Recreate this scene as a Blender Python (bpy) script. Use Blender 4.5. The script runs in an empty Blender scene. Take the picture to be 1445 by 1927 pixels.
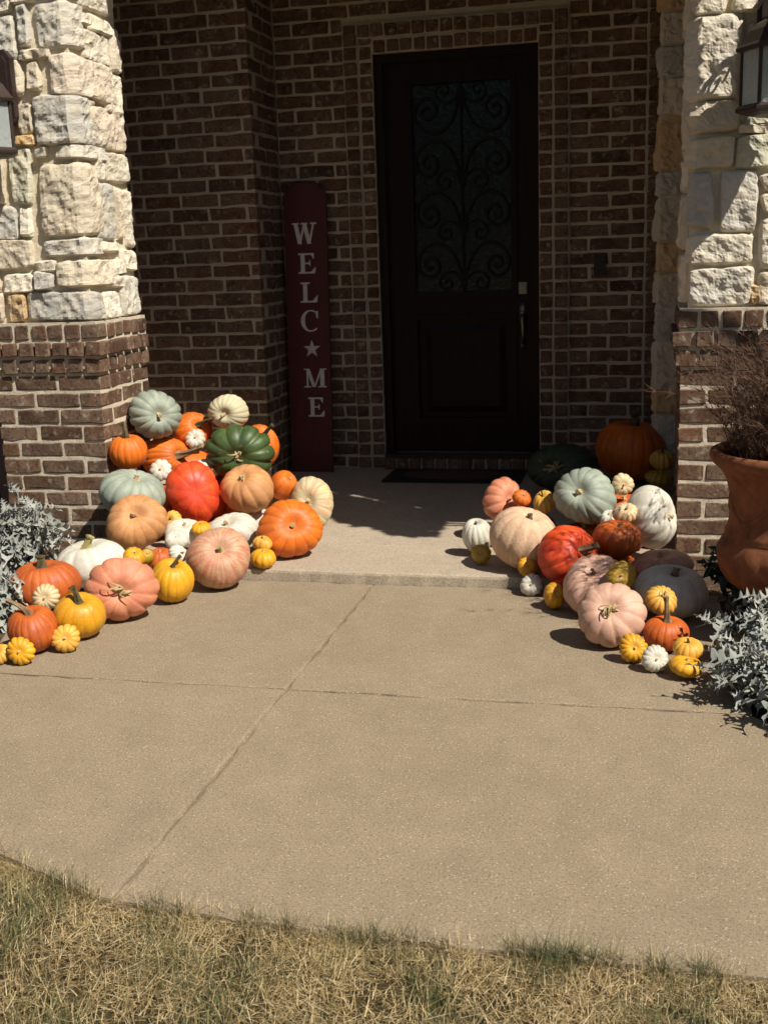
import bpy, bmesh, math, random
import numpy as np
from mathutils import Vector, Matrix, noise as mnoise

S = bpy.context.scene
COL = S.collection

# ------------------------------------------------------------------ camera
F, CX, CY = 2150.0, 722.5, 963.5          # focal length and centre in photograph pixels (1445 x 1927)
CAMH = 1.41
def _n(v):
    v = np.array(v, float); return v / np.linalg.norm(v)
Yd = _n([1235 - CX, 458 - CY, F])
Zd = np.array([330.0, 9540.0, F]); Zd = Zd - Yd * Zd.dot(Yd); Zd = -_n(Zd)
Xd = np.cross(Yd, Zd)
RW = np.array([Xd, Yd, Zd])                # camera (x right, y down, z forward) -> world
CP = np.array([0, 0, CAMH])
cam_d = bpy.data.cameras.new('camera')
cam = bpy.data.objects.new('camera', cam_d); COL.objects.link(cam)
cr, cu, cb = RW @ np.array([1, 0, 0.]), RW @ np.array([0, -1., 0]), RW @ np.array([0, 0, -1.])
M = Matrix(((cr[0], cu[0], cb[0], 0), (cr[1], cu[1], cb[1], 0), (cr[2], cu[2], cb[2], CAMH), (0, 0, 0, 1)))
cam.matrix_world = M
cam_d.sensor_fit = 'VERTICAL'; cam_d.sensor_height = 24.0
cam_d.lens = 24.0 * F / 1927.0
cam_d.clip_start = 0.05; cam_d.clip_end = 600
cam_d.dof.use_dof = True; cam_d.dof.focus_distance = 3.7; cam_d.dof.aperture_fstop = 5.6
S.camera = cam

# ------------------------------------------------------------------ world, sun, exposure
SUN = Vector((0.74, -0.46, 1.0)).normalized()      # towards the sun
EL = math.asin(SUN.z); AZ = math.atan2(SUN.x, SUN.y)
W = bpy.data.worlds.new('World'); S.world = W; W.use_nodes = True
nt = W.node_tree; bg = nt.nodes['Background']
sky = nt.nodes.new('ShaderNodeTexSky'); sky.sky_type = 'NISHITA'; sky.sun_disc = False
sky.sun_elevation = EL; sky.sun_rotation = AZ; sky.altitude = 150; sky.dust_density = 1.2
nt.links.new(sky.outputs[0], bg.inputs[0]); bg.inputs[1].default_value = 0.05
sd = bpy.data.lights.new('sun', 'SUN'); sd.energy = 5.0; sd.angle = math.radians(0.5); sd.color = (1.0, 0.93, 0.82)
so = bpy.data.objects.new('sun', sd); COL.objects.link(so)
so.rotation_euler = (-SUN).to_track_quat('-Z', 'Y').to_euler()
vs = S.view_settings
vs.view_transform = 'Standard'; vs.look = 'None'; vs.exposure = 0.4; vs.gamma = 1.0; vs.use_curve_mapping = False
S.render.engine = 'CYCLES'
S.cycles.use_denoising = True
S.cycles.max_bounces = 8; S.cycles.diffuse_bounces = 4; S.cycles.transmission_bounces = 6; S.cycles.transparent_max_bounces = 6
S.cycles.sample_clamp_indirect = 6.0

# ------------------------------------------------------------------ helpers
RNG = random.Random(11)
def pray(px, py): return RW @ np.array([(px - CX) / F, (py - CY) / F, 1.0])
def at_y(px, py, Y):
    d = pray(px, py); return CP + d * (Y / d[1])
def at_x(px, py, X):
    d = pray(px, py); return CP + d * (X / d[0])
def at_z(px, py, z=0.0):
    d = pray(px, py); return CP + d * ((z - CAMH) / d[2])

def tag(o, label=None, cat=None, group=None, kind=None):
    if label: o['label'] = label
    if cat: o['category'] = cat
    if group: o['group'] = group
    if kind: o['kind'] = kind
    return o
def link(name, me, mat=None, parent=None, loc=(0, 0, 0)):
    o = bpy.data.objects.new(name, me); COL.objects.link(o)
    if mat is not None and me is not None and len(me.materials) == 0: me.materials.append(mat)
    if parent is not None: o.parent = parent
    o.location = loc
    return o
def empty(name, loc=(0, 0, 0)):
    o = bpy.data.objects.new(name, None); COL.objects.link(o); o.location = loc
    o.empty_display_size = 0.1
    return o
def mesh(name, V, Fc, smooth=False):
    me = bpy.data.meshes.new(name)
    me.from_pydata([tuple(v) for v in V], [], Fc); me.update()
    if smooth:
        me.polygons.foreach_set('use_smooth', [True] * len(me.polygons))
    return me
def bm_mesh(name, bm, smooth=False):
    me = bpy.data.meshes.new(name)
    bmesh.ops.recalc_face_normals(bm, faces=bm.faces)
    bm.to_mesh(me); bm.free()
    if smooth: me.polygons.foreach_set('use_smooth', [True] * len(me.polygons))
    return me
class MB:
    """collects shapes for one mesh object"""
    def __init__(s): s.V = []; s.F = []
    def add(s, V, Fc):
        n = len(s.V); s.V += [tuple(v) for v in V]; s.F += [tuple(i + n for i in f) for f in Fc]
    def box(s, x0, x1, y0, y1, z0, z1):
        V = [(x, y, z) for z in (z0, z1) for y in (y0, y1) for x in (x0, x1)]
        s.add(V, [(0, 2, 3, 1), (4, 5, 7, 6), (0, 1, 5, 4), (2, 6, 7, 3), (0, 4, 6, 2), (1, 3, 7, 5)])
    def tube(s, pts, rad, k=8, cap=True):
        pts = [Vector(p) for p in pts]; n = len(pts)
        rads = rad if hasattr(rad, '__len__') else [rad] * n
        up = None; V = []
        for i, p in enumerate(pts):
            t = (pts[min(i + 1, n - 1)] - pts[max(i - 1, 0)])
            if t.length < 1e-9: t = Vector((0, 0, 1))
            t.normalize()
            if up is None:
                up = t.orthogonal().normalized()
            up = (up - t * up.dot(t))
            if up.length < 1e-6: up = t.orthogonal()
            up.normalize(); b = t.cross(up)
            for j in range(k):
                a = 2 * math.pi * j / k
                V.append(p + (up * math.cos(a) + b * math.sin(a)) * rads[i])
        Fc = [(i * k + j, i * k + (j + 1) % k, (i + 1) * k + (j + 1) % k, (i + 1) * k + j) for i in range(n - 1) for j in range(k)]
        if cap: Fc += [tuple(range(k))[::-1], tuple(range((n - 1) * k, n * k))]
        s.add(V, Fc)
    def lathe(s, prof, c=(0, 0, 0), k=48, fn=None, ph=0.0):
        V = []
        for i, (r, z) in enumerate(prof):
            for j in range(k):
                a = 2 * math.pi * j / k + ph
                rr = fn(r, z, a) if fn else r
                V.append((c[0] + rr * math.cos(a), c[1] + rr * math.sin(a), c[2] + z))
        n = len(prof)
        Fc = [(i * k + j, i * k + (j + 1) % k, (i + 1) * k + (j + 1) % k, (i + 1) * k + j) for i in range(n - 1) for j in range(k)]
        s.add(V, Fc)
    def prism(s, poly, y0, y1):
        """polygon in x,z extruded from y0 (front) to y1"""
        n = len(poly)
        V = [(x, y0, z) for x, z in poly] + [(x, y1, z) for x, z in poly]
        s.add(V, [tuple(range(n)), tuple(range(2 * n - 1, n - 1, -1))] + [(i, i + n, (i + 1) % n + n, (i + 1) % n) for i in range(n)])
    def build(s, name, mat, parent=None, smooth=False, loc=(0, 0, 0)):
        me = mesh(name, s.V, s.F, smooth)
        bm = bmesh.new(); bm.from_mesh(me); bmesh.ops.recalc_face_normals(bm, faces=bm.faces); bm.to_mesh(me); bm.free()
        return link(name, me, mat, parent, loc)

# ------------------------------------------------------------------ materials
class NT:
    def __init__(s, name):
        s.m = bpy.data.materials.new(name); s.m.use_nodes = True
        s.t = s.m.node_tree; s.b = s.t.nodes['Principled BSDF']
    def n(s, typ, **kw):
        nd = s.t.nodes.new(typ)
        for k, v in kw.items(): setattr(nd, k, v)
        return nd
    def l(s, a, b): s.t.links.new(a, b)
    def coord(s, kind='Object'):
        return s.n('ShaderNodeTexCoord').outputs[kind]
    def pos(s): return s.n('ShaderNodeNewGeometry').outputs['Position']
    def noise(s, vec, scale, detail=4, rough=0.55):
        nd = s.n('ShaderNodeTexNoise'); nd.inputs['Scale'].default_value = scale
        nd.inputs['Detail'].default_value = detail; nd.inputs['Roughness'].default_value = rough
        s.l(vec, nd.inputs['Vector']); return nd.outputs['Fac']
    def ramp(s, fac, stops):
        nd = s.n('ShaderNodeValToRGB'); e = nd.color_ramp.elements
        while len(e) < len(stops): e.new(0.5)
        for el, (p, c) in zip(e, stops):
            el.position = p; el.color = (c[0], c[1], c[2], 1) if hasattr(c, '__len__') else (c, c, c, 1)
        s.l(fac, nd.inputs[0]); return nd.outputs[0]
    def mix(s, fac, a, b, mode='MIX'):
        nd = s.n('ShaderNodeMix', data_type='RGBA', blend_type=mode)
        for v, i in ((fac, 0), (a, 6), (b, 7)):
            if hasattr(v, 'is_linked'): s.l(v, nd.inputs[i])
            elif hasattr(v, '__len__'): nd.inputs[i].default_value = (*v[:3], 1)
            else: nd.inputs[i].default_value = v
        return nd.outputs[2]
    def math(s, op, a, b=0.5):
        nd = s.n('ShaderNodeMath', operation=op)
        for v, i in ((a, 0), (b, 1)):
            if hasattr(v, 'is_linked'): s.l(v, nd.inputs[i])
            else: nd.inputs[i].default_value = v
        return nd.outputs[0]
    def bump(s, h, strength=0.3, dist=0.01, prev=None):
        nd = s.n('ShaderNodeBump'); nd.inputs['Strength'].default_value = strength
        nd.inputs['Distance'].default_value = dist; s.l(h, nd.inputs['Height'])
        if prev is not None: s.l(prev, nd.inputs['Normal'])
        return nd.outputs[0]
    def out(s, color=None, rough=None, normal=None, **kw):
        for v, k in ((color, 'Base Color'), (rough, 'Roughness')):
            if v is None: continue
            if hasattr(v, 'is_linked'): s.l(v, s.b.inputs[k])
            elif hasattr(v, '__len__'): s.b.inputs[k].default_value = (*v[:3], 1)
            else: s.b.inputs[k].default_value = v
        if normal is not None: s.l(normal, s.b.inputs['Normal'])
        for k, v in kw.items(): s.b.inputs[k.replace('_', ' ')].default_value = v
        return s.m

def mat_concrete(name, c0, c1, sc=1.0):
    t = NT(name); p = t.pos()
    big = t.noise(p, 1.1, 6, 0.68); st = t.noise(p, 3.4, 6, 0.7); mid = t.noise(p, 9, 5, 0.65); fine = t.noise(p, 150, 8, 0.9)
    base = t.mix(t.ramp(big, [(0.32, 0), (0.7, 1)]), c0, c1)
    base = t.mix(t.math('MULTIPLY', t.ramp(mid, [(0.35, 1), (0.6, 0)]), 0.28), base, tuple(x * 0.72 for x in c0))
    base = t.mix(t.ramp(st, [(0.52, 0), (0.68, 0.26)]), base, tuple(x * 0.70 for x in c0))
    base = t.mix(t.ramp(st, [(0.30, 0.22), (0.42, 0)]), base, tuple(x * 1.3 for x in c1))
    base = t.mix(t.ramp(fine, [(0.38, 1.0), (0.52, 0)]), base, tuple(x * 0.36 for x in c0))
    v = t.n('ShaderNodeTexVoronoi'); v.inputs['Scale'].default_value = 150; t.l(p, v.inputs['Vector'])
    wn = t.n('ShaderNodeTexWhiteNoise'); t.l(v.outputs['Position'], wn.inputs['Vector'])
    speck = t.math('MULTIPLY', t.math('LESS_THAN', v.outputs['Distance'], 0.30), t.math('GREATER_THAN', wn.outputs['Value'], 0.86))
    base = t.mix(t.math('MULTIPLY', speck, 0.6), base, (0.60, 0.52, 0.39))
    v2 = t.n('ShaderNodeTexVoronoi'); v2.inputs['Scale'].default_value = 170; t.l(p, v2.inputs['Vector'])
    wn2 = t.n('ShaderNodeTexWhiteNoise'); t.l(v2.outputs['Position'], wn2.inputs['Vector'])
    pit = t.math('MULTIPLY', t.math('LESS_THAN', v2.outputs['Distance'], 0.33), t.math('GREATER_THAN', wn2.outputs['Value'], 0.86))
    base = t.mix(t.math('MULTIPLY', pit, 0.7), base, (0.09, 0.065, 0.04))
    nb = t.bump(fine, 0.55, 0.004); nb = t.bump(mid, 0.12, 0.02, nb)
    return t.out(base, 0.9, nb, Specular_IOR_Level=0.25)

def mat_brick():
    t = NT('brick_clay'); oc = t.coord('Object'); oi = t.n('ShaderNodeObjectInfo'); r = oi.outputs['Random']
    add = t.n('ShaderNodeVectorMath', operation='ADD'); t.l(oc, add.inputs[0])
    sc = t.n('ShaderNodeVectorMath', operation='SCALE'); sc.inputs[0].default_value = (37, 91, 53); t.l(r, sc.inputs['Scale']); t.l(sc.outputs[0], add.inputs[1])
    p = add.outputs[0]
    c = t.ramp(r, [(0.0, (0.055, 0.030, 0.018)), (0.2, (0.135, 0.066, 0.036)), (0.4, (0.085, 0.052, 0.032)), (0.6, (0.160, 0.098, 0.064)), (0.8, (0.105, 0.052, 0.030)), (1.0, (0.140, 0.096, 0.066))])
    n1 = t.noise(p, 14, 5, 0.65); n2 = t.noise(p, 60, 5, 0.7); n3 = t.noise(p, 24, 4, 0.6)
    c = t.mix(t.ramp(n1, [(0.42, 0), (0.72, 0.6)]), c, (0.24, 0.175, 0.125))
    c = t.mix(t.ramp(n2, [(0.36, 0.8), (0.5, 0)]), c, (0.045, 0.022, 0.016))
    c = t.mix(t.ramp(n3, [(0.58, 0), (0.72, 0.6)]), c, (0.44, 0.37, 0.28))
    return t.out(c, 0.88, t.bump(n1, 0.35, 0.012, t.bump(n2, 0.6, 0.004)), Specular_IOR_Level=0.25)

def mat_mortar(name, c):
    t = NT(name); p = t.pos(); n1 = t.noise(p, 120, 5, 0.7); n2 = t.noise(p, 12, 4)
    col = t.mix(t.ramp(n2, [(0.35, 0), (0.7, 0.5)]), c, tuple(x * 0.68 for x in c))
    col = t.mix(t.ramp(n1, [(0.3, 0.6), (0.48, 0)]), col, tuple(x * 0.55 for x in c))
    return t.out(col, 0.95, t.bump(n1, 0.7, 0.004, t.bump(n2, 0.5, 0.02)), Specular_IOR_Level=0.15)

def mat_stone():
    t = NT('limestone'); p = t.pos(); oi = t.n('ShaderNodeObjectInfo')
    n1 = t.noise(p, 9, 4, 0.6); n2 = t.noise(p, 70, 8, 0.82); n3 = t.noise(p, 30, 6, 0.7)
    base = oi.outputs['Color']
    c = t.mix(t.ramp(n1, [(0.42, 0), (0.68, 0.34)]), base, (0.72, 0.58, 0.38))
    c = t.mix(t.ramp(n3, [(0.5, 0), (0.72, 0.4)]), c, (0.84, 0.79, 0.68))
    c = t.mix(t.ramp(n2, [(0.34, 0.5), (0.44, 0)]), c, (0.36, 0.28, 0.19))
    nb = t.bump(n2, 0.8, 0.009); nb = t.bump(n3, 0.6, 0.012, nb)
    return t.out(c, 0.92, nb, Specular_IOR_Level=0.2)

def mat_simple(name, c, rough=0.6, nscale=40, var=0.25, bump=0.2, metal=0.0, spec=0.4, dist=0.004):
    t = NT(name); p = t.coord('Object'); n1 = t.noise(p, nscale, 5, 0.65)
    col = t.mix(t.ramp(n1, [(0.3, 0), (0.75, 1)]), tuple(x * (1 - var) for x in c), tuple(min(1, x * (1 + var)) for x in c))
    return t.out(col, rough, t.bump(n1, bump, dist), Metallic=metal, Specular_IOR_Level=spec)

M_WALK = mat_concrete('walk_concrete', (0.293, 0.231, 0.152), (0.343, 0.273, 0.184))
M_PORCH = mat_concrete('porch_concrete', (0.42, 0.345, 0.255), (0.49, 0.41, 0.31))
M_BRICK = mat_brick()
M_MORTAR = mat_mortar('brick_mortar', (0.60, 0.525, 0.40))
M_SHADE_MORTAR = mat_mortar('recess_mortar_shade', (0.50, 0.43, 0.32))  # brick mortar darkened so the recess looks more deeply shaded
M_SMORTAR = mat_mortar('stone_mortar', (0.72, 0.63, 0.46))
M_STONE = mat_stone()
M_IRON = mat_simple('dark_bronze_iron', (0.045, 0.028, 0.024), 0.45, 60, 0.3, 0.12, 0.3)
M_DOORIRON = mat_simple('black_iron', (0.008, 0.008, 0.008), 0.5, 60, 0.3, 0.1, 0.3)
M_NICKEL = mat_simple('satin_nickel', (0.27, 0.24, 0.20), 0.42, 90, 0.1, 0.05, 1.0)
M_TERRA = mat_simple('terracotta', (0.200, 0.072, 0.030), 0.8, 14, 0.45, 0.35, 0, 0.3, 0.008)
M_SOIL = mat_simple('mulch_soil', (0.10, 0.066, 0.042), 0.95, 30, 0.6, 1.0, 0, 0.1, 0.03)

def mat_wood():
    t = NT('stained_door_wood'); p = t.coord('Object')
    mp = t.n('ShaderNodeMapping'); mp.inputs['Scale'].default_value = (28, 28, 1.6); t.l(p, mp.inputs['Vector'])
    g = t.noise(mp.outputs[0], 2.0, 6, 0.65)
    return t.out(t.ramp(g, [(0.3, (0.007, 0.003, 0.0016)), (0.7, (0.020, 0.008, 0.004))]), 0.45, t.bump(g, 0.15, 0.003), Specular_IOR_Level=0.15)
M_WOOD = mat_wood()
def mat_redpaint():
    t = NT('barn_red_paint'); p = t.coord('Object')
    mp = t.n('ShaderNodeMapping'); mp.inputs['Scale'].default_value = (40, 40, 2); t.l(p, mp.inputs['Vector'])
    g = t.noise(mp.outputs[0], 2.0, 6, 0.65)
    return t.out(t.ramp(g, [(0.3, (0.060, 0.005, 0.005)), (0.75, (0.095, 0.009, 0.007))]), 0.6, t.bump(g, 0.2, 0.003))
M_RED = mat_redpaint()
M_LETTER = mat_simple('silver_grey_paint', (0.62, 0.59, 0.55), 0.5, 50, 0.15, 0.15)
def mat_glass(name, col, rough, trans, bumps):
    t = NT(name); n1 = t.noise(t.coord('Object'), bumps, 3, 0.5)
    m = t.out(col, rough, t.bump(n1, 0.5, 0.01), IOR=1.45)
    t.b.inputs['Transmission Weight'].default_value = trans
    return m
M_DGLASS = mat_glass('rain_glass', (0.006, 0.010, 0.007), 0.16, 0.0, 38)
M_LGLASS = mat_glass('seeded_lantern_glass', (0.86, 0.92, 0.90), 0.28, 0.75, 60)
M_BULB = mat_simple('frosted_bulb', (0.8, 0.8, 0.76), 0.4)
M_BLACK = mat_simple('black_plastic', (0.012, 0.012, 0.012), 0.4)
M_COIR = mat_simple('coir_mat', (0.085, 0.045, 0.024), 0.95, 160, 0.5, 0.9)
M_MATRIM = mat_simple('mat_rubber', (0.016, 0.014, 0.013), 0.85, 160, 0.4, 0.6)
M_CEIL = mat_simple('porch_ceiling_paint', (0.20, 0.16, 0.12), 0.8, 6, 0.1, 0.05)

# ------------------------------------------------------------------ bricks
_bc = {}
def brick_mesh(lx, ly, lz):
    key = (round(lx, 3), round(ly, 3), round(lz, 3))
    lst = _bc.setdefault(key, [])
    if len(lst) < 12:
        rng = random.Random(hash(key) % 9999 + len(lst) * 77)
        bm = bmesh.new()
        bmesh.ops.create_cube(bm, size=1.0)
        for v in bm.verts: v.co = Vector((v.co.x * lx, v.co.y * ly, v.co.z * lz))
        big = [e for e in bm.edges if e.calc_length() > 0.15]
        if big: bmesh.ops.subdivide_edges(bm, edges=big, cuts=2, use_grid_fill=True)
        for v in bm.verts:
            v.co += Vector((rng.uniform(-1, 1) * 0.0042, rng.uniform(-1, 1) * 0.0026, rng.uniform(-1, 1) * 0.0040))
        shp = [e for e in bm.edges if len(e.link_faces) == 2 and e.calc_face_angle() > 0.9]
        bmesh.ops.bevel(bm, geom=shp, offset=0.0042, segments=1, affect='EDGES', profile=0.5)
        for v in bm.verts:
            v.co += Vector((rng.uniform(-1, 1) * 0.0016, rng.uniform(-1, 1) * 0.001, rng.uniform(-1, 1) * 0.0016))
        me = bm_mesh('brick', bm); me.materials.append(M_BRICK)
        lst.append(me); return me
    return RNG.choice(lst)
NB = [0]
def brick(parent, x0, x1, y0, y1, z0, z1):
    me = brick_mesh(x1 - x0, y1 - y0, z1 - z0)
    o = link('brick', me, None, parent, ((x0 + x1) / 2 + RNG.uniform(-1, 1) * .001, (y0 + y1) / 2 + RNG.uniform(-1, 1) * .0015, (z0 + z1) / 2 + RNG.uniform(-1, 1) * .001))
    NB[0] += 1
    return o
CRS, BL, BH, J = 0.083, 0.224, 0.0665, 0.0165     # course, brick length, brick height, joint
HD = 0.1085                                     # header length

def run_front(parent, xa, xb, yf, z, off, depth=0.05, cut=None):
    """one course of stretchers from xa to xb, face at y = yf"""
    x = xa - off
    while x < xb - 0.01:
        a, b = max(x, xa), min(x + BL, xb)
        if b - a > 0.035:
            if cut is None or not cut(a, b, z): brick(parent, a, b, yf, yf + depth, z, z + BH)
        x += BL + J
def run_side(parent, ya, yb, xf, sgn, z, off, depth=0.05):
    y = ya - off
    while y < yb - 0.01:
        a, b = max(y, ya), min(y + BL, yb)
        if b - a > 0.035:
            x0, x1 = (xf - depth, xf) if sgn > 0 else (xf, xf + depth)
            brick(parent, x0, x1, a, b, z, z + BH)
        y += BL + J

# ------------------------------------------------------------------ ground and walkway
ZP = 0.05          # porch slab above the walk
XL, XR, YF = -2.62, 0.105, 5.10      # inner faces of the piers, front plane
YB = 7.10          # door wall
g = MB(); g.add([(-150, -200, -0.035), (150, -200, -0.035), (150, 200, -0.035), (-150, 200, -0.035)], [(0, 1, 2, 3)])
def mat_lawn():
    t = NT('dry_lawn_ground'); p = t.pos(); n1 = t.noise(p, 3, 5, 0.6); n2 = t.noise(p, 90, 5, 0.75)
    c = t.mix(t.ramp(n1, [(0.35, 0), (0.65, 1)]), (0.12, 0.085, 0.042), (0.07, 0.062, 0.028))
    c = t.mix(t.ramp(n2, [(0.35, 0.8), (0.55, 0)]), c, (0.035, 0.027, 0.014))
    return t.out(c, 0.95, t.bump(n2, 1.0, 0.02), Specular_IOR_Level=0.1)
tag(g.build('ground', mat_lawn()), 'dry lawn ground in front of the house', 'ground', kind='structure')

walk = empty('walkway', (0, 0, 0)); tag(walk, 'beige concrete front walk with tooled joints', 'walkway', kind='structure')
def slab(poly, parent, mat, ztop=0.0, zbot=-0.12, bev=0.010, name='slab', seed=0, jit=0.0015):
    rng = random.Random(seed)
    # resample edges finely so that the edge can be slightly uneven
    pts = []
    for i, (x, y) in enumerate(poly):
        x2, y2 = poly[(i + 1) % len(poly)]
        d = math.hypot(x2 - x, y2 - y); k = max(1, int(d / 0.05))
        nx, ny = -(y2 - y) / d, (x2 - x) / d
        for j in range(k):
            q = j / k; e = rng.uniform(-1, 1) * jit if j else 0
            pts.append((x + (x2 - x) * q + nx * e, y + (y2 - y) * q + ny * e))
    bm = bmesh.new()
    vs_ = [bm.verts.new((x, y, ztop)) for x, y in pts]
    f = bm.faces.new(vs_)
    r = bmesh.ops.extrude_face_region(bm, geom=[f])
    for v in r['geom']:
        if isinstance(v, bmesh.types.BMVert): v.co.z = zbot
    bm.faces.ensure_lookup_table()
    top = [e for e in bm.edges if e.verts[0].co.z > zbot + 1e-5 and e.verts[1].co.z > zbot + 1e-5]
    bmesh.ops.bevel(bm, geom=top, offset=bev, segments=2, affect='EDGES', profile=0.6)
    for v in bm.verts:
        if v.co.z > zbot + 0.001: v.co.z += rng.uniform(-1, 1) * jit * 0.4
    return link(name, bm_mesh(name, bm), mat, parent)
gx, gy = -1.175, 3.415; h = 0.004
slab([(gx + h, gy + h), (0.31, gy + h), (0.30, 3.8), (0.28, 4.3), (0.27, 4.652), (gx + h, 4.652)], walk, M_WALK, seed=1)
slab([(gx - h, gy + h), (gx - h, 4.652), (-2.70, 4.652), (-2.64, 4.3), (-2.50, 3.9), (-2.37, 3.55), (-2.33, gy + h)], walk, M_WALK, seed=2)
slab([(gx + h, gy - h), (gx + h, 2.125), (-0.85, 2.100), (-0.54, 2.087), (0.24, 2.088), (1.5, 2.1), (4.0, 2.2), (4.0, 3.05), (2.0, 2.95), (0.9, 3.02), (0.50, 3.20), (0.31, gy - h)], walk, M_WALK, seed=3)
slab([(gx - h, gy - h), (-2.33, gy - h), (-2.5, 3.52), (-3.0, 3.85), (-4.0, 4.4), (-6.0, 5.0), (-6.0, 3.9), (-4.0, 3.3), (-2.6, 2.80), (-2.0, 2.52), (-1.56, 2.275), (-1.24, 2.14), (gx - h, 2.125)], walk, M_WALK, seed=4)
bed = MB()
for px, pts in (('r', [(0.2, 5.7), (0.2, 2.9), (6, 2.9), (6, 5.7)]), ('l', [(-6, 5.7), (-6, 3.45), (-2.3, 3.35), (-2.5, 5.7)])):
    bed.add([(x, y, -0.022) for x, y in pts], [(0, 1, 2, 3)])
tag(bed.build('mulch_bed', M_SOIL), 'dark mulch planting bed beside the walk', 'planting bed', kind='structure')

porch = empty('porch_floor', (0, 0, 0)); tag(porch, 'pale concrete porch slab one low step above the walk', 'porch floor', kind='structure')
slab([(-2.62, 4.66), (0.14, 4.655), (0.14, 5.12), (0.66, 5.12), (0.66, 7.2), (-3.3, 7.2), (-3.3, 5.12), (-2.62, 5.12)], porch, M_PORCH, ZP, -0.1, 0.012, 'slab', 5, 0.003)

# ------------------------------------------------------------------ stone and brick piers
COLS = {'cream': (0.75, 0.685, 0.555), 'tan': (0.64, 0.56, 0.43), 'pink': (0.69, 0.595, 0.47), 'grey': (0.50, 0.48, 0.425), 'dgrey': (0.46, 0.445, 0.40),
        'orange': (0.62, 0.41, 0.19), 'green': (0.60, 0.59, 0.46), 'lgrey': (0.63, 0.60, 0.515), 'white': (0.78, 0.72, 0.60)}
def stone(parent, xc, yc, sg, s0, s1, z0, z1, col, thick=0.013, bulge=0.014, seed=0):
    """a stone on a pier; s runs along the face from the corner: negative on the front, positive on the inner side"""
    rng = random.Random(seed); s0 -= 0.005 if s1 > 0.0 or True else 0; s1 += 0.005 if not (s1 == 0.02) else 0; z0 -= 0.004; z1 += 0.004
    nu, nv = max(7, min(34, int((s1 - s0) / 0.009))), max(7, min(34, int((z1 - z0) / 0.009)))
    cj = [(rng.uniform(-1, 1) * 0.012, rng.uniform(-1, 1) * 0.010) for _ in range(4)]
    tilt = rng.uniform(-0.008, 0.008), rng.uniform(-0.006, 0.010)
    off = Vector((rng.uniform(0, 90), rng.uniform(0, 90), rng.uniform(0, 90)))
    V = []; Fc = []
    def place(s, z, out):
        if s0 < 0 < s1:
            r = 0.012
            if s < -r: x, y = s, -out
            elif s > r: x, y = out, s
            else:
                q = (s + r) / (2 * r); x = (-r) * (1 - q) + out * q; y = (-out) * (1 - q) + r * q
        elif s1 <= 0: x, y = s, -out
        else: x, y = out, s
        return (xc + sg * x, yc + y, z)
    for j in range(nv + 1):
        for i in range(nu + 1):
            u, v = i / nu, j / nv
            ce = [cj[0], cj[1], cj[2], cj[3]]
            dx = (ce[0][0] * (1 - u) * (1 - v) + ce[1][0] * u * (1 - v) + ce[2][0] * u * v + ce[3][0] * (1 - u) * v)
            dz = (ce[0][1] * (1 - u) * (1 - v) + ce[1][1] * u * (1 - v) + ce[2][1] * u * v + ce[3][1] * (1 - u) * v)
            s = s0 + (s1 - s0) * u + dx; z = z0 + (z1 - z0) * v + dz
            P = Vector((s * 9, z * 9, 0)) + off
            eu, ev = abs(2 * u - 1), abs(2 * v - 1)
            # rounded corners of the outline
            if eu > 0.7 and ev > 0.7:
                k = (eu - 0.7) / 0.3 * (ev - 0.7) / 0.3
                s -= math.copysign(0.008 * k, u - 0.5); z -= math.copysign(0.008 * k, v - 0.5)
            wob = mnoise.noise(P * 1.3) * 0.010
            if i in (0, nu): s += wob
            if j in (0, nv): z += mnoise.noise(P * 1.3 + Vector((7, 3, 1))) * 0.008
            edge = (1 - eu ** 18) * (1 - ev ** 18)
            rough = mnoise.fractal(P * 0.8, 0.8, 2.1, 3) * 0.010 - abs(mnoise.noise(P * 1.7 + Vector((3, 8, 2)))) * 0.016 + mnoise.noise(P * 4.3) * 0.005 + mnoise.noise(P * 9.5) * 0.0035 + 0.004
            out = thick + bulge * edge + rough * (0.4 + 0.6 * edge) + tilt[0] * (2 * u - 1) + tilt[1] * (1 - 2 * v)
            if i in (0, nu) or j in (0, nv): out = max(0.006, out - 0.006)
            V.append(place(s, z, max(out, 0.004)))
    w = nu + 1
    for j in range(nv):
        for i in range(nu): Fc.append((j * w + i, j * w + i + 1, (j + 1) * w + i + 1, (j + 1) * w + i))
    # skirt into the mortar
    ring = [i for i in range(w)] + [j * w + nu for j in range(1, nv + 1)] + [nv * w + i for i in range(nu - 1, -1, -1)] + [j * w for j in range(nv - 1, 0, -1)]
    n0 = len(V)
    for k, idx in enumerate(ring):
        j, i = divmod(idx, w); u, v = i / nu, j / nv
        V.append(place(s0 + (s1 - s0) * u, z0 + (z1 - z0) * v, -0.02))
    m = len(ring)
    for k in range(m): Fc.append((ring[k], ring[(k + 1) % m], n0 + (k + 1) % m, n0 + k))
    me = mesh('stone', V, Fc, False)
    bm = bmesh.new(); bm.from_mesh(me); bmesh.ops.recalc_face_normals(bm, faces=bm.faces); bm.to_mesh(me); bm.free()
    o = link('stone', me, M_STONE, parent)
    k_ = rng.uniform(0.93, 1.05); o.color = (*[min(0.92, c * k_) for c in COLS[col]], 1)
    return o

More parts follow.
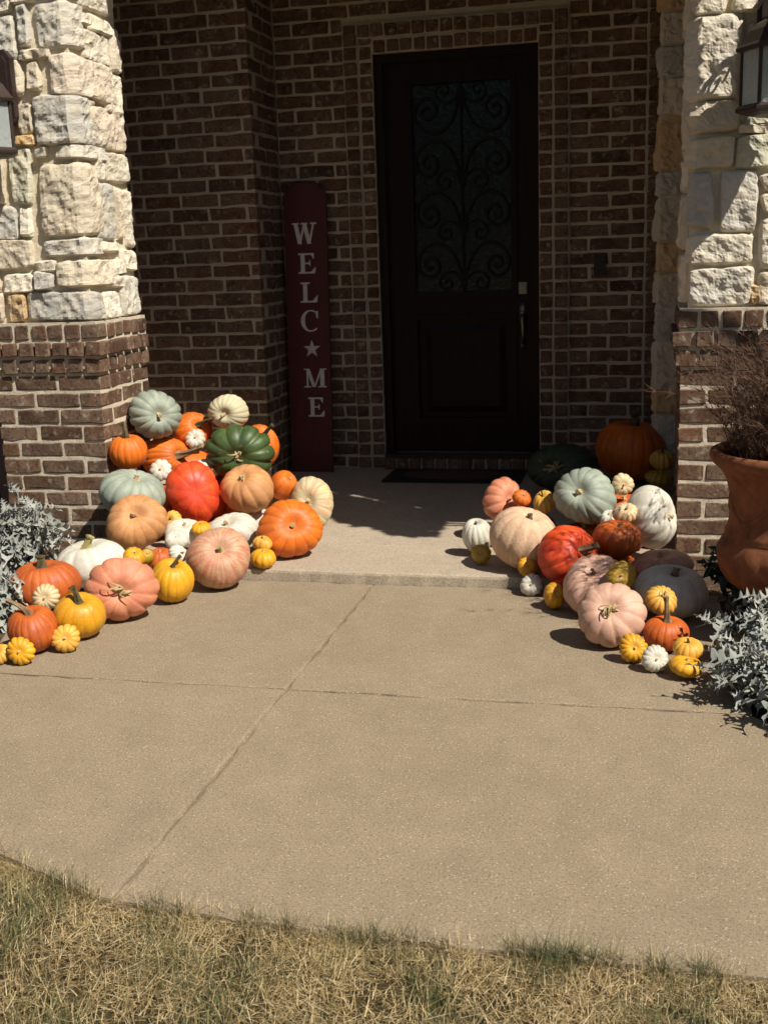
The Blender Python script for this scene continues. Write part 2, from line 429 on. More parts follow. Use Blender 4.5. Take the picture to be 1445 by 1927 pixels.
ZT = 1.135         # top of the brick plinth
PW, PD = 0.57, 0.55
def pier(name, xin, sg, label):
    """xin: x of the inner face; sg +1: inner side faces +x (left pier), -1: faces -x"""
    root = empty(name, (xin, YF, 0)); tag(root, label, 'pier', 'stone piers of the porch')
    root.location = (0, 0, 0)
    m = MB()
    xo = xin - sg * PW
    a, b = sorted((xo + sg * .008, xin - sg * 0.005)); m.box(a, b, YF + 0.005, YF + PD, -0.05, ZT - 0.02)
    r2 = ZT - 0.02
    a, b = sorted((xo + sg * .004, xin + sg * 0.004)); m.box(a, b, YF - 0.006, YF + PD + .003, ZT - 0.225, ZT - 0.0)
    mo = m.build('mortar_core', M_MORTAR, root)
    m = MB(); a, b = sorted((xo + sg * .02, xin - sg * 0.030)); m.box(a, b, YF + 0.030, YF + PD - .01, ZT, 4.75)
    m.build('stone_mortar', M_SMORTAR, root)
    def fb(s0, s1, z, out, hgt=BH):                      # front brick, s measured back from the inner corner
        a, b = sorted((xin - sg * s0, xin - sg * s1)); brick(root, a, b, YF - out, YF - out + HD, z, z + hgt)
    def sb(s0, s1, z, out, hgt=BH):                      # inner side brick
        a, b = sorted((xin + sg * out, xin + sg * (out - HD))); brick(root, a, b, YF + s0, YF + s1, z, z + hgt)
    z = ZT - CRS + 0.004
    for row, out in ((0, 0.014), (1, 0.034), (2, 0.016)):      # three header courses, the second the proudest
        wd = 0.073
        s = -out; fb(s, s + wd + .008, z, out); s += wd + .008 + J
        while s < PW - 0.02: fb(s, min(s + wd, PW + out), z, out); s += wd + J
        s = -out + HD + J
        while s < PD - 0.02: sb(s, min(s + wd, PD + out), z, out); s += wd + J
        z -= CRS
    k = 0
    while z > -0.09:
        if k % 2 == 0:
            s = 0.0
            while s < PW - 0.03: fb(s, min(s + BL, PW), z, 0); s += BL + J
            s = HD + J
            while s < PD - 0.03: sb(s, min(s + BL, PD), z, 0); s += BL + J
        else:
            fb(0, HD, z, 0) if False else None
            s = 0.0
            while s < PD - 0.03: sb(s, min(s + BL, PD), z, 0); s += BL + J
            s = HD + J
            while s < PW - 0.03: fb(s, min(s + BL, PW), z, 0); s += BL + J
        z -= CRS; k += 1
    return root
pierL = pier('stone_pier', XL, 1, 'cream limestone pier on brick plinth, silver dusty miller at its foot')
pierR = pier('stone_pier', XR, -1, 'limestone pier on brick plinth behind the terracotta urn')

SI = 0.030         # stone mortar plane set back from the brick
xcL, xcR, ycS = XL - SI, XR + SI, YF + SI
def fs(px, py, xc, sg):          # front pixel -> (s, z)
    P = at_y(px, py, ycS - 0.025); return (P[0] - xc) * sg, P[2]
def ss(px, py, xc):              # side pixel -> (s, z)
    P = at_x(px, py, xc + 0.025); return P[1] - ycS, P[2]
k1 = 2.752
LS = []
for col, x0, c, x1, y0, y1 in [('lgrey', 185, 320, 385, 12, 250), ('pink', 248, 335, 548, 285, 500), ('grey', 187, 318, 415, 492, 742), ('lgrey', 282, 350, 488, 742, 828),
                              ('tan', 200, 378, 462, 842, 1218), ('lgrey', 222, 405, 482, 1236, 1318), ('tan', 292, 425, 565, 1350, 1482), ('dgrey', 145, 445, 495, 1512, 1692)]:
    s0, _ = fs(x0 / k1, (y0 + y1) / 2 / k1, xcL, 1)
    cz = (y0 + y1) / 2 / k1
    zb, zt = at_y(c / k1, y1 / k1, ycS)[2], at_y(c / k1, y0 / k1, ycS)[2]
    # side extent: width seen on the side face, measured from the drawn corner
    s1 = ss(x1 / k1, cz, xcL)[0] - ss(c / k1, cz, xcL)[0]
    LS.append((min(-0.09, s0), max(0.10, s1 if s1 > 0.03 else 0.10), zb, zt, col))
for col, x0, x1, y0, y1 in [('cream', 425, 580, -60, 60), ('cream', 390, 468, 62, 128), ('cream', 475, 572, 88, 160), ('cream', 415, 575, 172, 322), ('cream', 582, 628, 150, 372), ('cream', 555, 655, 385, 592),
                            ('pink', 430, 668, 560, 772), ('cream', 495, 685, 800, 945), ('grey', 468, 598, 955, 1238), ('tan', 607, 648, 975, 1235), ('cream', 655, 720, 985, 1278),
                            ('cream', 492, 632, 1258, 1310), ('cream', 640, 722, 1300, 1400), ('cream', 575, 652, 1345, 1420), ('cream', 572, 632, 1435, 1485), ('white', 500, 630, 1508, 1672), ('lgrey', 640, 742, 1432, 1660)]:
    c0, c1 = ss(x0 / k1, (y0 + y1) / 2 / k1, xcL)[0], ss(x1 / k1, (y0 + y1) / 2 / k1, xcL)[0]
    zb, zt = ss((x0 + x1) / 2 / k1, y1 / k1, xcL)[1], ss((x0 + x1) / 2 / k1, y0 / k1, xcL)[1]
    LS.append((max(0.112, c0), min(c1, PD - 0.05), zb, zt, col))
for col, x0, x1, y0, y1 in [('cream', -80, 60, -60, 60), ('cream', 65, 175, -60, 5), ('lgrey', 92, 155, 25, 238), ('lgrey', -70, 78, 92, 298), ('tan', 88, 242, 258, 304), ('tan', 128, 208, 330, 468),
                            ('pink', -90, 110, 330, 500), ('tan', 85, 166, 535, 690), ('orange', 76, 172, 700, 742), ('tan', -90, 70, 520, 745), ('green', 38, 168, 775, 1055), ('tan', -80, 28, 775, 1055),
                            ('lgrey', 180, 240, 768, 802), ('cream', 178, 205, 820, 900), ('grey', -60, 92, 1068, 1236), ('cream', 102, 168, 1068, 1215), ('tan', -90, 170, 1252, 1392), ('cream', 182, 214, 1236, 1325),
                            ('cream', 10, 165, 1415, 1508), ('grey', 188, 278, 1408, 1500), ('cream', 182, 282, 1358, 1398), ('tan', -90, 2, 1408, 1510), ('orange', 28, 135, 1522, 1690), ('pink', -90, 18, 1525, 1690)]:
    a, z1_ = fs(x0 / k1, y0 / k1, xcL, 1); b, z0_ = fs(x1 / k1, y1 / k1, xcL, 1)
    LS.append((max(a, -(PW - SI - 0.02)), b, z0_, z1_, col))
# the part of the pier above the picture
zz = 2.62
while zz < 4.6:
    hh = RNG.uniform(0.13, 0.26)
    if RNG.random() < 0.5: LS += [(-0.47, -0.2, zz, zz + hh - .03, 'cream'), (-0.17, 0.13, zz, zz + hh - .03, 'lgrey'), (0.16, 0.48, zz, zz + hh - .03, 'cream')]
    else: LS += [(-0.47, -0.32, zz, zz + hh - .03, 'tan'), (-0.29, 0.22, zz, zz + hh - .03, 'cream'), (0.25, 0.48, zz, zz + hh - .03, 'tan')]
    zz += hh
for i, (a, b, z0, z1, c) in enumerate(LS):
    if b - a > 0.03 and z1 - z0 > 0.02: stone(pierL, xcL, ycS, 1, a, b, max(z0, ZT + 0.012), z1, c, seed=i + 5, bulge=0.013 + 0.010 * ((i * 37) % 5) / 5)
RS = []
for col, x0, x1, y0, y1 in [('cream', 835, 1003, -60, 58), ('cream', 1048, 1290, -70, 45), ('white', 832, 1082, 80, 500), ('tan', 840, 1055, 522, 685), ('cream', 1112, 1300, 120, 520), ('green', 1112, 1300, 565, 636), ('cream', 1062, 1212, 656, 690),
                            ('tan', 828, 1045, 712, 862), ('green', 1056, 1330, 705, 868), ('grey', 822, 928, 900, 1172), ('lgrey', 978, 1160, 898, 1190), ('tan', 1200, 1340, 898, 980), ('tan', 1202, 1340, 1000, 1088),
                            ('cream', 808, 1135, 1212, 1368), ('cream', 1182, 1380, 1125, 1388), ('lgrey', 800, 1128, 1392, 1612), ('orange', 1134, 1164, 1482, 1610), ('tan', 1176, 1380, 1412, 1612)]:
    a, z1_ = fs(1000 + x0 / 2.753, y0 / 2.753, xcR, -1); b, z0_ = fs(1000 + x1 / 2.753, y1 / 2.753, xcR, -1)
    s0, s1 = sorted((a, b))
    if x0 < 845: s1 = 0.02 if col != 'white' else 0.05
    RS.append((s0, s1, z0_, z1_, col))
for i, (zz, hh) in enumerate([(1.16, .2), (1.39, .22), (1.63, .12), (1.78, .25), (2.06, .2), (2.29, .24)]):
    RS.append((0.07, 0.27, zz, zz + hh, ['cream', 'tan', 'cream'][i % 3])); RS.append((0.30, 0.48, zz, zz + hh, ['tan', 'cream', 'lgrey'][i % 3]))
    RS.append((-0.52, -0.40, zz, zz + hh, ['tan', 'cream', 'lgrey'][i % 3]))
zz = 2.6
while zz < 4.6:
    hh = RNG.uniform(0.13, 0.26)
    RS += [(-0.47, -0.25, zz, zz + hh - .03, 'cream'), (-0.22, 0.13, zz, zz + hh - .03, 'tan'), (0.16, 0.48, zz, zz + hh - .03, 'cream')]
    zz += hh
for i, (a, b, z0, z1, c) in enumerate(RS):
    if b - a > 0.02 and z1 - z0 > 0.02: stone(pierR, xcR, ycS, -1, a, b, max(z0, ZT + 0.012), z1, c, seed=i + 300, bulge=0.013 + 0.010 * ((i * 37) % 5) / 5)

# ------------------------------------------------------------------ porch walls
YS, XS = 6.62, -2.30           # face of the left wall, corner where it turns back to the door wall
ZTOP = 2.98
wl = empty('brick_wall'); tag(wl, 'shaded dark brick wall projecting left of the door behind the welcome sign', 'brick wall')
m = MB(); m.box(-3.3, XS - 0.005, YS + 0.005, YB + 0.3, 0.0, 4.8); m.build('mortar', M_SHADE_MORTAR, wl)
z = ZP + 0.006; k = 0
while z < ZTOP:
    if k % 2 == 0:
        run_side(wl, YS + HD + J, YB - .004, XS, 1, z, 0.06); e = XS
        x = XS
    else:
        run_side(wl, YS, YB - .004, XS, 1, z, 0.0); x = XS - 0.05 - J
    while x > -3.12:
        brick(wl, max(x - BL, -3.2), x, YS, YS + 0.05, z, z + BH); x -= BL + J
    z += CRS; k += 1
wb = empty('brick_wall'); tag(wb, 'dark brick wall around the front door at the back of the porch', 'brick wall')
DX0, DX1, DZ0, DZ1 = -1.682, -0.690, 0.128, 2.575       # door opening
m = MB()
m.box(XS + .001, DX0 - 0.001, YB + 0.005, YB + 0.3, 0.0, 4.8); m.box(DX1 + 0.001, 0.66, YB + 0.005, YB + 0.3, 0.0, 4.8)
m.box(DX0 - 0.001, DX1 + 0.001, YB + 0.0085, YB + 0.3, DZ1 + 0.001, 4.8); m.box(DX0 - .001, DX1 + .001, YB - 0.055, YB + 0.3, 0.0, DZ0 - 0.012)
# proud mortar of the two surround bands
SW = 0.085
o2, i2 = 2 * SW + 0.008, SW + 0.002
for (xa, xb, fr) in ((DX0 - o2, DX0 - i2, -0.012), (DX0 - i2, DX0 - 0.0005, -0.001)):
    m.box(xa, xb, YB + fr, YB + 0.02, ZP, DZ1 + (o2 if fr < -0.005 else i2))
    m.box(DX1 + (DX0 - xb), DX1 + (DX0 - xa), YB + fr, YB + 0.02, ZP, DZ1 + (o2 if fr < -0.005 else i2))
m.box(DX0 - i2, DX1 + i2, YB - 0.0125, YB + 0.02, DZ1 + i2, DZ1 + o2)
m.box(DX0 - .001, DX1 + .001, YB - 0.0015, YB + 0.02, DZ1, DZ1 + i2)
m.build('mortar', M_SHADE_MORTAR, wb)
z = ZP + 0.006; k = 0
RX1 = -0.075
while z < ZTOP:
    for (xa, xb) in ((XS + 0.006, DX0 - o2 - 0.006), (DX1 + o2 + 0.006, RX1)):
        if z > DZ1 + o2 - 0.01 and xa < -2: xb = RX1
        elif z > DZ1 + o2 - 0.01: continue
        run_front(wb, xa, xb, YB, z, 0.0 if k % 2 else 0.12)
    # brick ends where the door wall meets the stone jamb
    brick(wb, RX1 + J, RX1 + J + (0.10 if k % 2 else 0.075), YB - 0.035, YB + 0.02, z, z + BH)
    z += CRS; k += 1
sur = empty('surround'); sur.parent = wb
z = ZP + 0.006
while z < DZ1 + 0.08:
    for sgn, x in ((-1, DX0), (1, DX1)):
        for (p0, p1, fr) in ((0.006, SW - 0.008, -0.013), (SW + 0.010, o2 - 0.008, -0.030)):
            a, b = sorted((x + sgn * p0, x + sgn * p1))
            brick(sur, a, b, YB + fr, YB + fr + 0.05, z, z + BH)
    z += CRS
for zz, fr, xa, xb in ((DZ1 + 0.008, -0.013, DX0 + .006, DX1 - .006), (DZ1 + SW + 0.012, -0.030, DX0 - o2 + .004, DX1 + o2 - .004)):
    n = int(round((xb - xa) / 0.084)); st = (xb - xa) / n
    for i in range(n): brick(sur, xa + i * st + 0.006, xa + (i + 1) * st - 0.006, YB + fr, YB + fr + .05, zz, zz + 0.066)
n = 12; st = (DX1 - DX0) / n
for i in range(n): brick(sur, DX0 + i * st + 0.006, DX0 + (i + 1) * st - 0.006, YB - 0.075, YB + 0.04, ZP + 0.004, DZ0 - 0.008)   # sill of bricks on edge

# stone jamb at the right end of the porch
jb = empty('stone_jamb'); tag(jb, 'shaded buff stone jamb between brick door wall and right pier', 'stone jamb')
JX, JY = -0.01, 6.62
m = MB(); m.box(JX + 0.012, 0.66, JY + 0.012, YB + 0.005, ZP - 0.02, 4.8); m.build('mortar', M_SMORTAR, jb)
zz = ZP + 0.01; i = 0
while zz < 2.95:
    hh = [0.17, 0.24, 0.14, 0.28, 0.2, 0.16][i % 6]
    stone(jb, JX + .012, JY + .012, -1, -0.165, 0.02 + 0.06 * (i % 2), zz, zz + hh - 0.014, ['tan', 'grey', 'orange', 'tan', 'dgrey', 'tan', 'orange'][i % 7], thick=0.010, bulge=0.004, seed=700 + i)
    zz += hh; i += 1
# closing side walls of the porch and the house behind, outside the picture
def mat_brickwall():
    t = NT('far_brickwork'); p = t.pos(); n1 = t.noise(p, 8, 4)
    c = t.mix(n1, (0.10, 0.06, 0.045), (0.17, 0.11, 0.085))
    return t.out(c, 0.9, t.bump(n1, 0.3, 0.01))
M_FARB = mat_brickwall()
m = MB(); m.box(-3.5, -3.31, YF + PD - .12, YB + 0.28, 0, 4.8); m.box(-9, -3.51, YS + .02, YB + 0.27, -0.03, 4.8)
m.box(0.69, 0.85, YF + PD - .12, YB + .28, 0, 4.8); m.box(0.86, 9, YS + .02, YB + 0.27, -0.03, 4.8)
tag(m.build('house_wall', M_FARB), 'brick house wall continuing beyond the porch', 'house wall')
rf = empty('porch_roof'); tag(rf, 'porch roof and stone-faced header above the entry', 'porch roof')
m = MB(); m.box(-3.6, 0.95, YF + 0.06, YF + PD + .1, 3.4, 5.3); m.build('header', M_SMORTAR, rf)
m = MB(); m.box(-3.7, 1.0, YF + PD + .11, 9.5, 3.6, 3.8); m.build('ceiling', M_CEIL, rf)
m = MB(); m.box(-9, 9, YF + PD + .03, 9.5, 5.0, 5.3); m.build('roof_deck', M_FARB, rf)

# ------------------------------------------------------------------ front door
door = empty('front_door', (0, 0, 0)); tag(door, 'dark wooden front door with scrolled iron over glass', 'door')
yd = YB + 0.075          # face of the door leaf
GX0, GX1, GZ0, GZ1 = -1.470, -0.858, 1.150, 2.400
m = MB()
m.box(DX0, DX0 + 0.05, YB + 0.03, YB + 0.16, DZ0, DZ1); m.box(DX1 - 0.05, DX1, YB + 0.03, YB + 0.16, DZ0, DZ1)
m.box(DX0 + 0.0501, DX1 - 0.0501, YB + 0.032, YB + 0.16, DZ1 - 0.05, DZ1 - .0005)
m.build('frame', M_WOOD, door)
m = MB(); m.box(DX0 + .002, DX1 - .002, YB - 0.03, YB + 0.17, DZ0 - 0.0075, DZ0 + 0.014); m.build('threshold', M_IRON, door)
lx0, lx1, lz0, lz1 = DX0 + 0.053, DX1 - 0.053, DZ0 + 0.018, DZ1 - 0.053
m = MB()
m.box(lx0, GX0, yd, yd + 0.045, lz0, lz1); m.box(GX1, lx1, yd, yd + 0.045, lz0, lz1)
m.box(GX0, GX1, yd + .0005, yd + 0.045, GZ1, lz1 - .0005); m.box(GX0, GX1, yd + .0005, yd + 0.045, 1.0, GZ0); m.box(GX0, GX1, yd + .0005, yd + 0.045, lz0 + .0005, 0.355)
m.build('leaf', M_WOOD, door)
def picture_frame(mb, x0, x1, z0, z1, w, y0, y1):
    mb.box(x0, x0 + w, y0, y1, z0, z1); mb.box(x1 - w, x1, y0, y1, z0, z1)
    mb.box(x0 + w, x1 - w, y0 + .0006, y1, z0, z0 + w); mb.box(x0 + w, x1 - w, y0 + .0006, y1, z1 - w, z1)
m = MB(); picture_frame(m, GX0 - 0.028, GX1 + 0.028, GZ0 - 0.028, GZ1 + 0.028, 0.034, yd - 0.016, yd - .0005); m.build('glass_moulding', M_WOOD, door)
m = MB(); picture_frame(m, GX0 - 0.022, GX1 + 0.022, 0.335, 1.018, 0.03, yd - 0.014, yd - .0004); m.build('panel_moulding', M_WOOD, door)
m = MB(); m.box(GX0 + .001, GX1 - .001, yd + 0.022, yd + 0.035, 0.356, 0.999)
m.add([(GX0 + .05, yd + .0215, .40), (GX1 - .05, yd + .0215, .40), (GX1 - .05, yd + .0215, .955), (GX0 + .05, yd + .0215, .955), (GX0 + .09, yd + .006, .44), (GX1 - .09, yd + .006, .44), (GX1 - .09, yd + .006, .915), (GX0 + .09, yd + .006, .915)],
      [(0, 1, 5, 4), (1, 2, 6, 5), (2, 3, 7, 6), (3, 0, 4, 7), (4, 5, 6, 7)])
m.build('lower_panel', M_WOOD, door)
m = MB(); m.box(GX0 + .001, GX1 - .001, yd + 0.018, yd + 0.026, GZ0 + .001, GZ1 - .001); gl = m.build('glass', M_DGLASS, door)
gcx = (GX0 + GX1) / 2
def smooth_path(pts, n=6):
    P = [Vector(p) for p in pts]; P = [P[0] * 2 - P[1]] + P + [P[-1] * 2 - P[-2]]; out = []
    for i in range(1, len(P) - 2):
        for k in range(n):
            t_ = k / n; a, b, c, d = P[i - 1], P[i], P[i + 1], P[i + 2]
            out.append(0.5 * ((2 * b) + (c - a) * t_ + (2 * a - 5 * b + 4 * c - d) * t_ * t_ + (3 * b - a - 3 * c + d) * t_ ** 3))
    return out + [P[-2]]
BIG = [(0.004, -.13), (.03, -.01), (.08, .085), (.16, .128), (.24, .10), (.284, .03), (.27, -.042), (.21, -.076), (.155, -.035), (.165, .025), (.21, .043), (.242, .008), (.218, -.028), (.198, -.008)]
SML = [(0.004, -.145), (.03, -.075), (.08, -.045), (.13, -.062), (.155, -.11), (.125, -.15), (.085, -.142), (.08, -.108), (.105, -.092), (.12, -.11)]
for tier, (zc, up) in enumerate(((1.325, 1), (1.63, 1), (1.935, 1), (2.235, -1))):
    for s_ in (-1, 1):
        m = MB()
        m.tube([(gcx + s_ * p.x, yd + 0.006, zc + up * p.y) for p in smooth_path([(x, z, 0) for x, z in BIG])], 0.0085, 6)
        m.tube([(gcx + s_ * p.x, yd + 0.0065, zc + up * p.y) for p in smooth_path([(x, z, 0) for x, z in SML])], 0.0068, 6)
        m.build('iron_scroll', M_DOORIRON, gl, True)
m = MB(); m.tube([(gcx, yd + .006, GZ0 + .003), (gcx, yd + .006, GZ1 - .003)], 0.008, 8); m.build('iron_bar', M_DOORIRON, gl)
hx = -0.797
m = MB()
m.box(hx - 0.024, hx + 0.024, yd - 0.010, yd - .0003, 1.135, 1.205); m.tube([(hx, yd - 0.010, 1.17), (hx, yd - 0.030, 1.17)], 0.020, 16)
m.build('deadbolt', M_NICKEL, door)
m = MB(); m.box(hx - 0.024, hx + 0.024, yd - 0.009, yd - .0003, 0.975, 1.082); m.box(hx - 0.017, hx + 0.017, yd - 0.008, yd - .0003, 0.80, 0.865)
m.tube([(hx, yd - 0.008, 1.0), (hx, yd - 0.045, 1.005), (hx, yd - 0.060, 0.985), (hx + .004, yd - 0.058, 0.94), (hx + .006, yd - 0.05, 0.89), (hx, yd - 0.03, 0.845), (hx, yd - 0.008, 0.83)], [0.009, .012, .013, .012, .010, .009, .009], 10)
m.box(hx - 0.011, hx + 0.011, yd - 0.04, yd - 0.009, 1.028, 1.036)
m.build('handle', M_NICKEL, door, True)
bell = empty('doorbell'); tag(bell, 'small black doorbell box on the brick right of the door', 'doorbell')
m = MB(); m.box(-0.362, -0.296, YB - 0.032, YB - 0.004, 1.232, 1.348); m.build('case', M_BLACK, bell)
m = MB(); m.tube([(-0.329, YB - 0.0325, 1.268), (-0.329, YB - 0.037, 1.268)], 0.018, 16); m.build('button', M_BLACK, bell)
dm = empty('door_mat'); tag(dm, 'dark doormat with brown oval lying before the front door', 'doormat')
m = MB(); m.box(-1.60, -0.76, 6.62, 7.01, ZP + .002, ZP + 0.014); m.build('border', M_MATRIM, dm)
m = MB(); m.lathe([(0.001, 0), (1, 0), (1.0, -0.004)], k=48); 
m.V = [(-1.18 + x * 0.33, 6.815 + y * 0.145, ZP + 0.019 + z) for x, y, z in m.V]; m.build('oval', M_COIR, dm)

# ------------------------------------------------------------------ welcome sign
sg_ = empty('welcome_sign', (0, 0, 0)); tag(sg_, 'tall dark red wooden board reading WELC star ME leaning in the corner', 'sign')
sx0, sx1, sh = -0.138, 0.138, 1.80
m = MB(); m.prism([(sx0, 0), (sx1, 0), (sx1, sh - 0.075), (sx1 - 0.012, sh - 0.04), (sx1 - 0.045, sh - 0.03), (sx1 - 0.055, sh), (sx0 + 0.055, sh), (sx0 + 0.045, sh - 0.03), (sx0 + 0.012, sh - 0.04), (sx0, sh - 0.075)], 0, 0.02)
bd = m.build('board', M_RED, sg_)
def strokes(ch):
    R = lambda x0, z0, x1, z1: [(x0, z0), (x1, z0), (x1, z1), (x0, z1)]
    def D(x0, z0, x1, z1, w): return [(x0 - w / 2, z0), (x0 + w / 2, z0), (x1 + w / 2, z1), (x1 - w / 2, z1)]
    if ch == 'E': return [R(.16, .0, .37, 1), R(.04, .92, .86, 1), R(.04, 0, .9, .08), [(.82, .73), (.86, .73), (.86, 1), (.70, .92)], [(.70, .08), (.9, 0), (.95, .3), (.90, .3)], R(.3, .47, .62, .54), [(.56, .5), (.63, .36), (.66, .36), (.66, .66), (.63, .66)]]
    if ch == 'L': return [R(.18, 0, .40, 1), R(.04, .93, .54, 1), R(.04, 0, .9, .08), [(.68, .08), (.9, 0), (.96, .34), (.91, .34)]]
    if ch == 'W': return [D(.30, 0, .13, .97, .17), D(.30, 0, .50, .97, .08), D(.70, 0, .50, .97, .17), D(.70, 0, .89, .97, .08), R(-.02, .93, .28, 1), R(.36, .93, .64, 1), R(.76, .93, 1.02, 1)]
    if ch == 'M': return [R(.10, 0, .18, 1), R(.76, 0, .96, 1), D(.46, .02, .16, 1, .16), D(.48, .02, .82, 1, .08), R(-.02, 0, .30, .07), R(.66, 0, 1.06, .07), R(-.02, .94, .24, 1), R(.74, .94, 1.06, 1)]
    if ch == 'C':
        out = []; n = 22
        for i in range(n):
            a0, a1 = [math.radians(48 + (312 - 48) * q / n) for q in (i, i + 1.04)]
            p = []
            for a in (a0, a1):
                wv = 0.06 + 0.15 * (0.5 - 0.5 * math.cos(a)) ** 1.2
                p.append(((0.53 + (0.50) * math.cos(a), 0.5 + 0.52 * math.sin(a)), (0.53 + (0.50 - wv) * math.cos(a), 0.5 + (0.52 - 0.06) * math.sin(a))))
            out.append([p[0][0], p[1][0], p[1][1], p[0][1]])
        out.append([(.84, .62), (.91, .62), (.91, .97), (.86, .97), (.80, .86)])
        return out
sc4 = 2.964
for ch, x, y, w, h_ in (('W', 388, 560, .152, .128), ('E', 407, 728, .124, .124), ('L', 421, 890, .122, .124), ('C', 429, 1048, .128, .130), ('*', 441, 1204, .11, .11), ('M', 461, 1365, .136, .118), ('E', 474, 1525, .118, .122)):
    P = at_y(440 + x / sc4, 250 + y / sc4, 7.0)
    cxl, czl = P[0] - (-2.128), P[2] - ZP
    m = MB()
    if ch == '*':
        V = []
        for i in range(10):
            a = math.pi / 2 + i * math.pi / 5; r = 0.058 if i % 2 == 0 else 0.023
            V.append((cxl + r * math.cos(a), -0.0008, czl + r * math.sin(a)))
        V.append((cxl, -0.014, czl)); m.add(V, [(i, (i + 1) % 10, 10) for i in range(10)] + [tuple(range(10))])
        m.build('star', M_LETTER, bd)
    else:
        for q, poly in enumerate(strokes(ch)): m.prism([(cxl + (px - 0.5) * w, czl + (pz - 0.5) * h_) for px, pz in poly], -0.0030 - q * 0.00012, -0.0004)
        m.build('letter', M_LETTER, bd)
sg_.location = (-2.128, 6.93, ZP + 0.002); sg_.rotation_euler = (math.radians(-3.6), 0, math.radians(0))

# ------------------------------------------------------------------ wall lanterns
def lantern(x, zrim, label, ywall):
    root = empty('wall_lantern', (x, ywall, zrim)); tag(root, label, 'lantern', 'wall lanterns on the piers')
    yc = -0.165                                # lantern axis in front of the wall
    R = 0.122
    hexa = lambda r, z, k=6: [(r * math.cos(math.pi / 3 * i), yc + r * math.sin(math.pi / 3 * i), z) for i in range(6)]
    m = MB()                                   # bell roof
    prof = [(0.145, -0.012), (0.148, 0.0), (0.135, 0.012), (0.118, 0.035), (0.100, 0.062), (0.075, 0.085), (0.052, 0.098), (0.042, 0.104), (0.044, 0.112), (0.020, 0.122), (0.012, 0.14), (0.018, 0.152), (0.010, 0.166), (0.001, 0.17)]
    V = []
    for r, z in prof: V += hexa(r, z)
    Fc = [(i * 6 + j, i * 6 + (j + 1) % 6, (i + 1) * 6 + (j + 1) % 6, (i + 1) * 6 + j) for i in range(len(prof) - 1) for j in range(6)] + [tuple(range(6))]
    m.add(V, Fc); m.build('roof', M_IRON, root)
    zb = -0.225
    for i in range(6):
        m = MB(); a = math.pi / 3 * i; m.tube([(R * math.cos(a), yc + R * math.sin(a), -0.014), (R * math.cos(a), yc + R * math.sin(a), zb)], 0.0075, 6)
        m.build('corner_rod', M_IRON, root)
    m = MB(); V = []
    prof = [(0.132, zb + 0.014), (0.142, zb + 0.002), (0.142, zb - 0.008), (0.120, zb - 0.018), (0.09, zb - 0.026), (0.05, zb - 0.03), (0.02, zb - 0.036), (0.001, zb - 0.05)]
    for r, z in prof: V += hexa(r, z)
    m.add(V, [(i * 6 + j, i * 6 + (j + 1) % 6, (i + 1) * 6 + (j + 1) % 6, (i + 1) * 6 + j) for i in range(len(prof) - 1) for j in range(6)] + [tuple(range(6))])
    m.build('base', M_IRON, root)
    for i in range(6):
        a, b = math.pi / 3 * i, math.pi / 3 * (i + 1); q = R * 0.985
        m = MB(); p0, p1 = (q * math.cos(a), yc + q * math.sin(a)), (q * math.cos(b), yc + q * math.sin(b))
        ca, cb_ = 0.97, 0.97
        m.add([(p0[0], p0[1], zb + .01), (p1[0], p1[1], zb + .01), (p1[0], p1[1], -0.012), (p0[0], p0[1], -0.012)] + [(p[0] * .975, yc + (p[1] - yc) * .975, zz) for p, zz in ((p0, zb + .01), (p1, zb + .01), (p1, -.012), (p0, -.012))],
              [(0, 1, 2, 3), (7, 6, 5, 4), (0, 4, 5, 1), (2, 6, 7, 3)])
        m.build('pane', M_LGLASS, root)
    m = MB(); m.tube([(0, yc, zb + 0.012), (0, yc, zb + 0.075)], 0.013, 10); m.build('socket', M_LETTER, root)
    m = MB(); m.lathe([(0.001, 0.175), (0.012, 0.15), (0.017, 0.12), (0.016, 0.09), (0.010, 0.076)], (0, yc, zb), 12); m.build('bulb', M_BULB, root, True)
    m = MB(); pl = [(-0.06, -0.13), (-0.035, -0.165), (0.035, -0.165), (0.06, -0.13), (0.06, 0.13), (0.035, 0.165), (-0.035, 0.165), (-0.06, 0.13)]
    m.prism([(a, b + 0.07) for a, b in pl], -0.020, 0.02); m.prism([(a * .72, b * .85 + 0.07) for a, b in pl], -0.032, -0.0201)
    m.build('backplate', M_IRON, root)
    m = MB()
    arm = [(0, -0.03, 0.05), (0, -0.05, 0.10), (0, -0.06, 0.17), (0, -0.09, 0.225), (0, -0.13, 0.235), (0, -0.16, 0.21), (0, -0.165, 0.16)]
    m.tube(arm, [.012, .011, .010, .010, .010, .009, .008], 10)
    sp = [(0, -0.055 + (0.042 * (1 - q) + .006) * math.cos(q * 8.5 + 2.0) - 0.01, 0.03 + (0.042 * (1 - q) + .006) * math.sin(q * 8.5 + 2.0)) for q in [i / 26 for i in range(27)]]
    m.tube(sp, 0.006, 8)
    sp = [(0, -0.105 + (0.034 * (1 - q) + .005) * math.cos(q * 8.5 - 1.0), 0.185 + (0.034 * (1 - q) + .005) * math.sin(q * 8.5 - 1.0)) for q in [i / 26 for i in range(27)]]
    m.tube(sp, 0.005, 8)
    m.build('scroll_arm', M_IRON, root, True)
    return root
lr = at_y(1457, 90, YF - 0.165); lantern(lr[0], lr[2], 'bronze lantern on the pier above the terracotta urn', YF - 0.028)
ll = at_y(-22, 190, YF - 0.165); lantern(ll[0], ll[2], 'bronze lantern on the pier above the silver dusty miller', YF - 0.028)

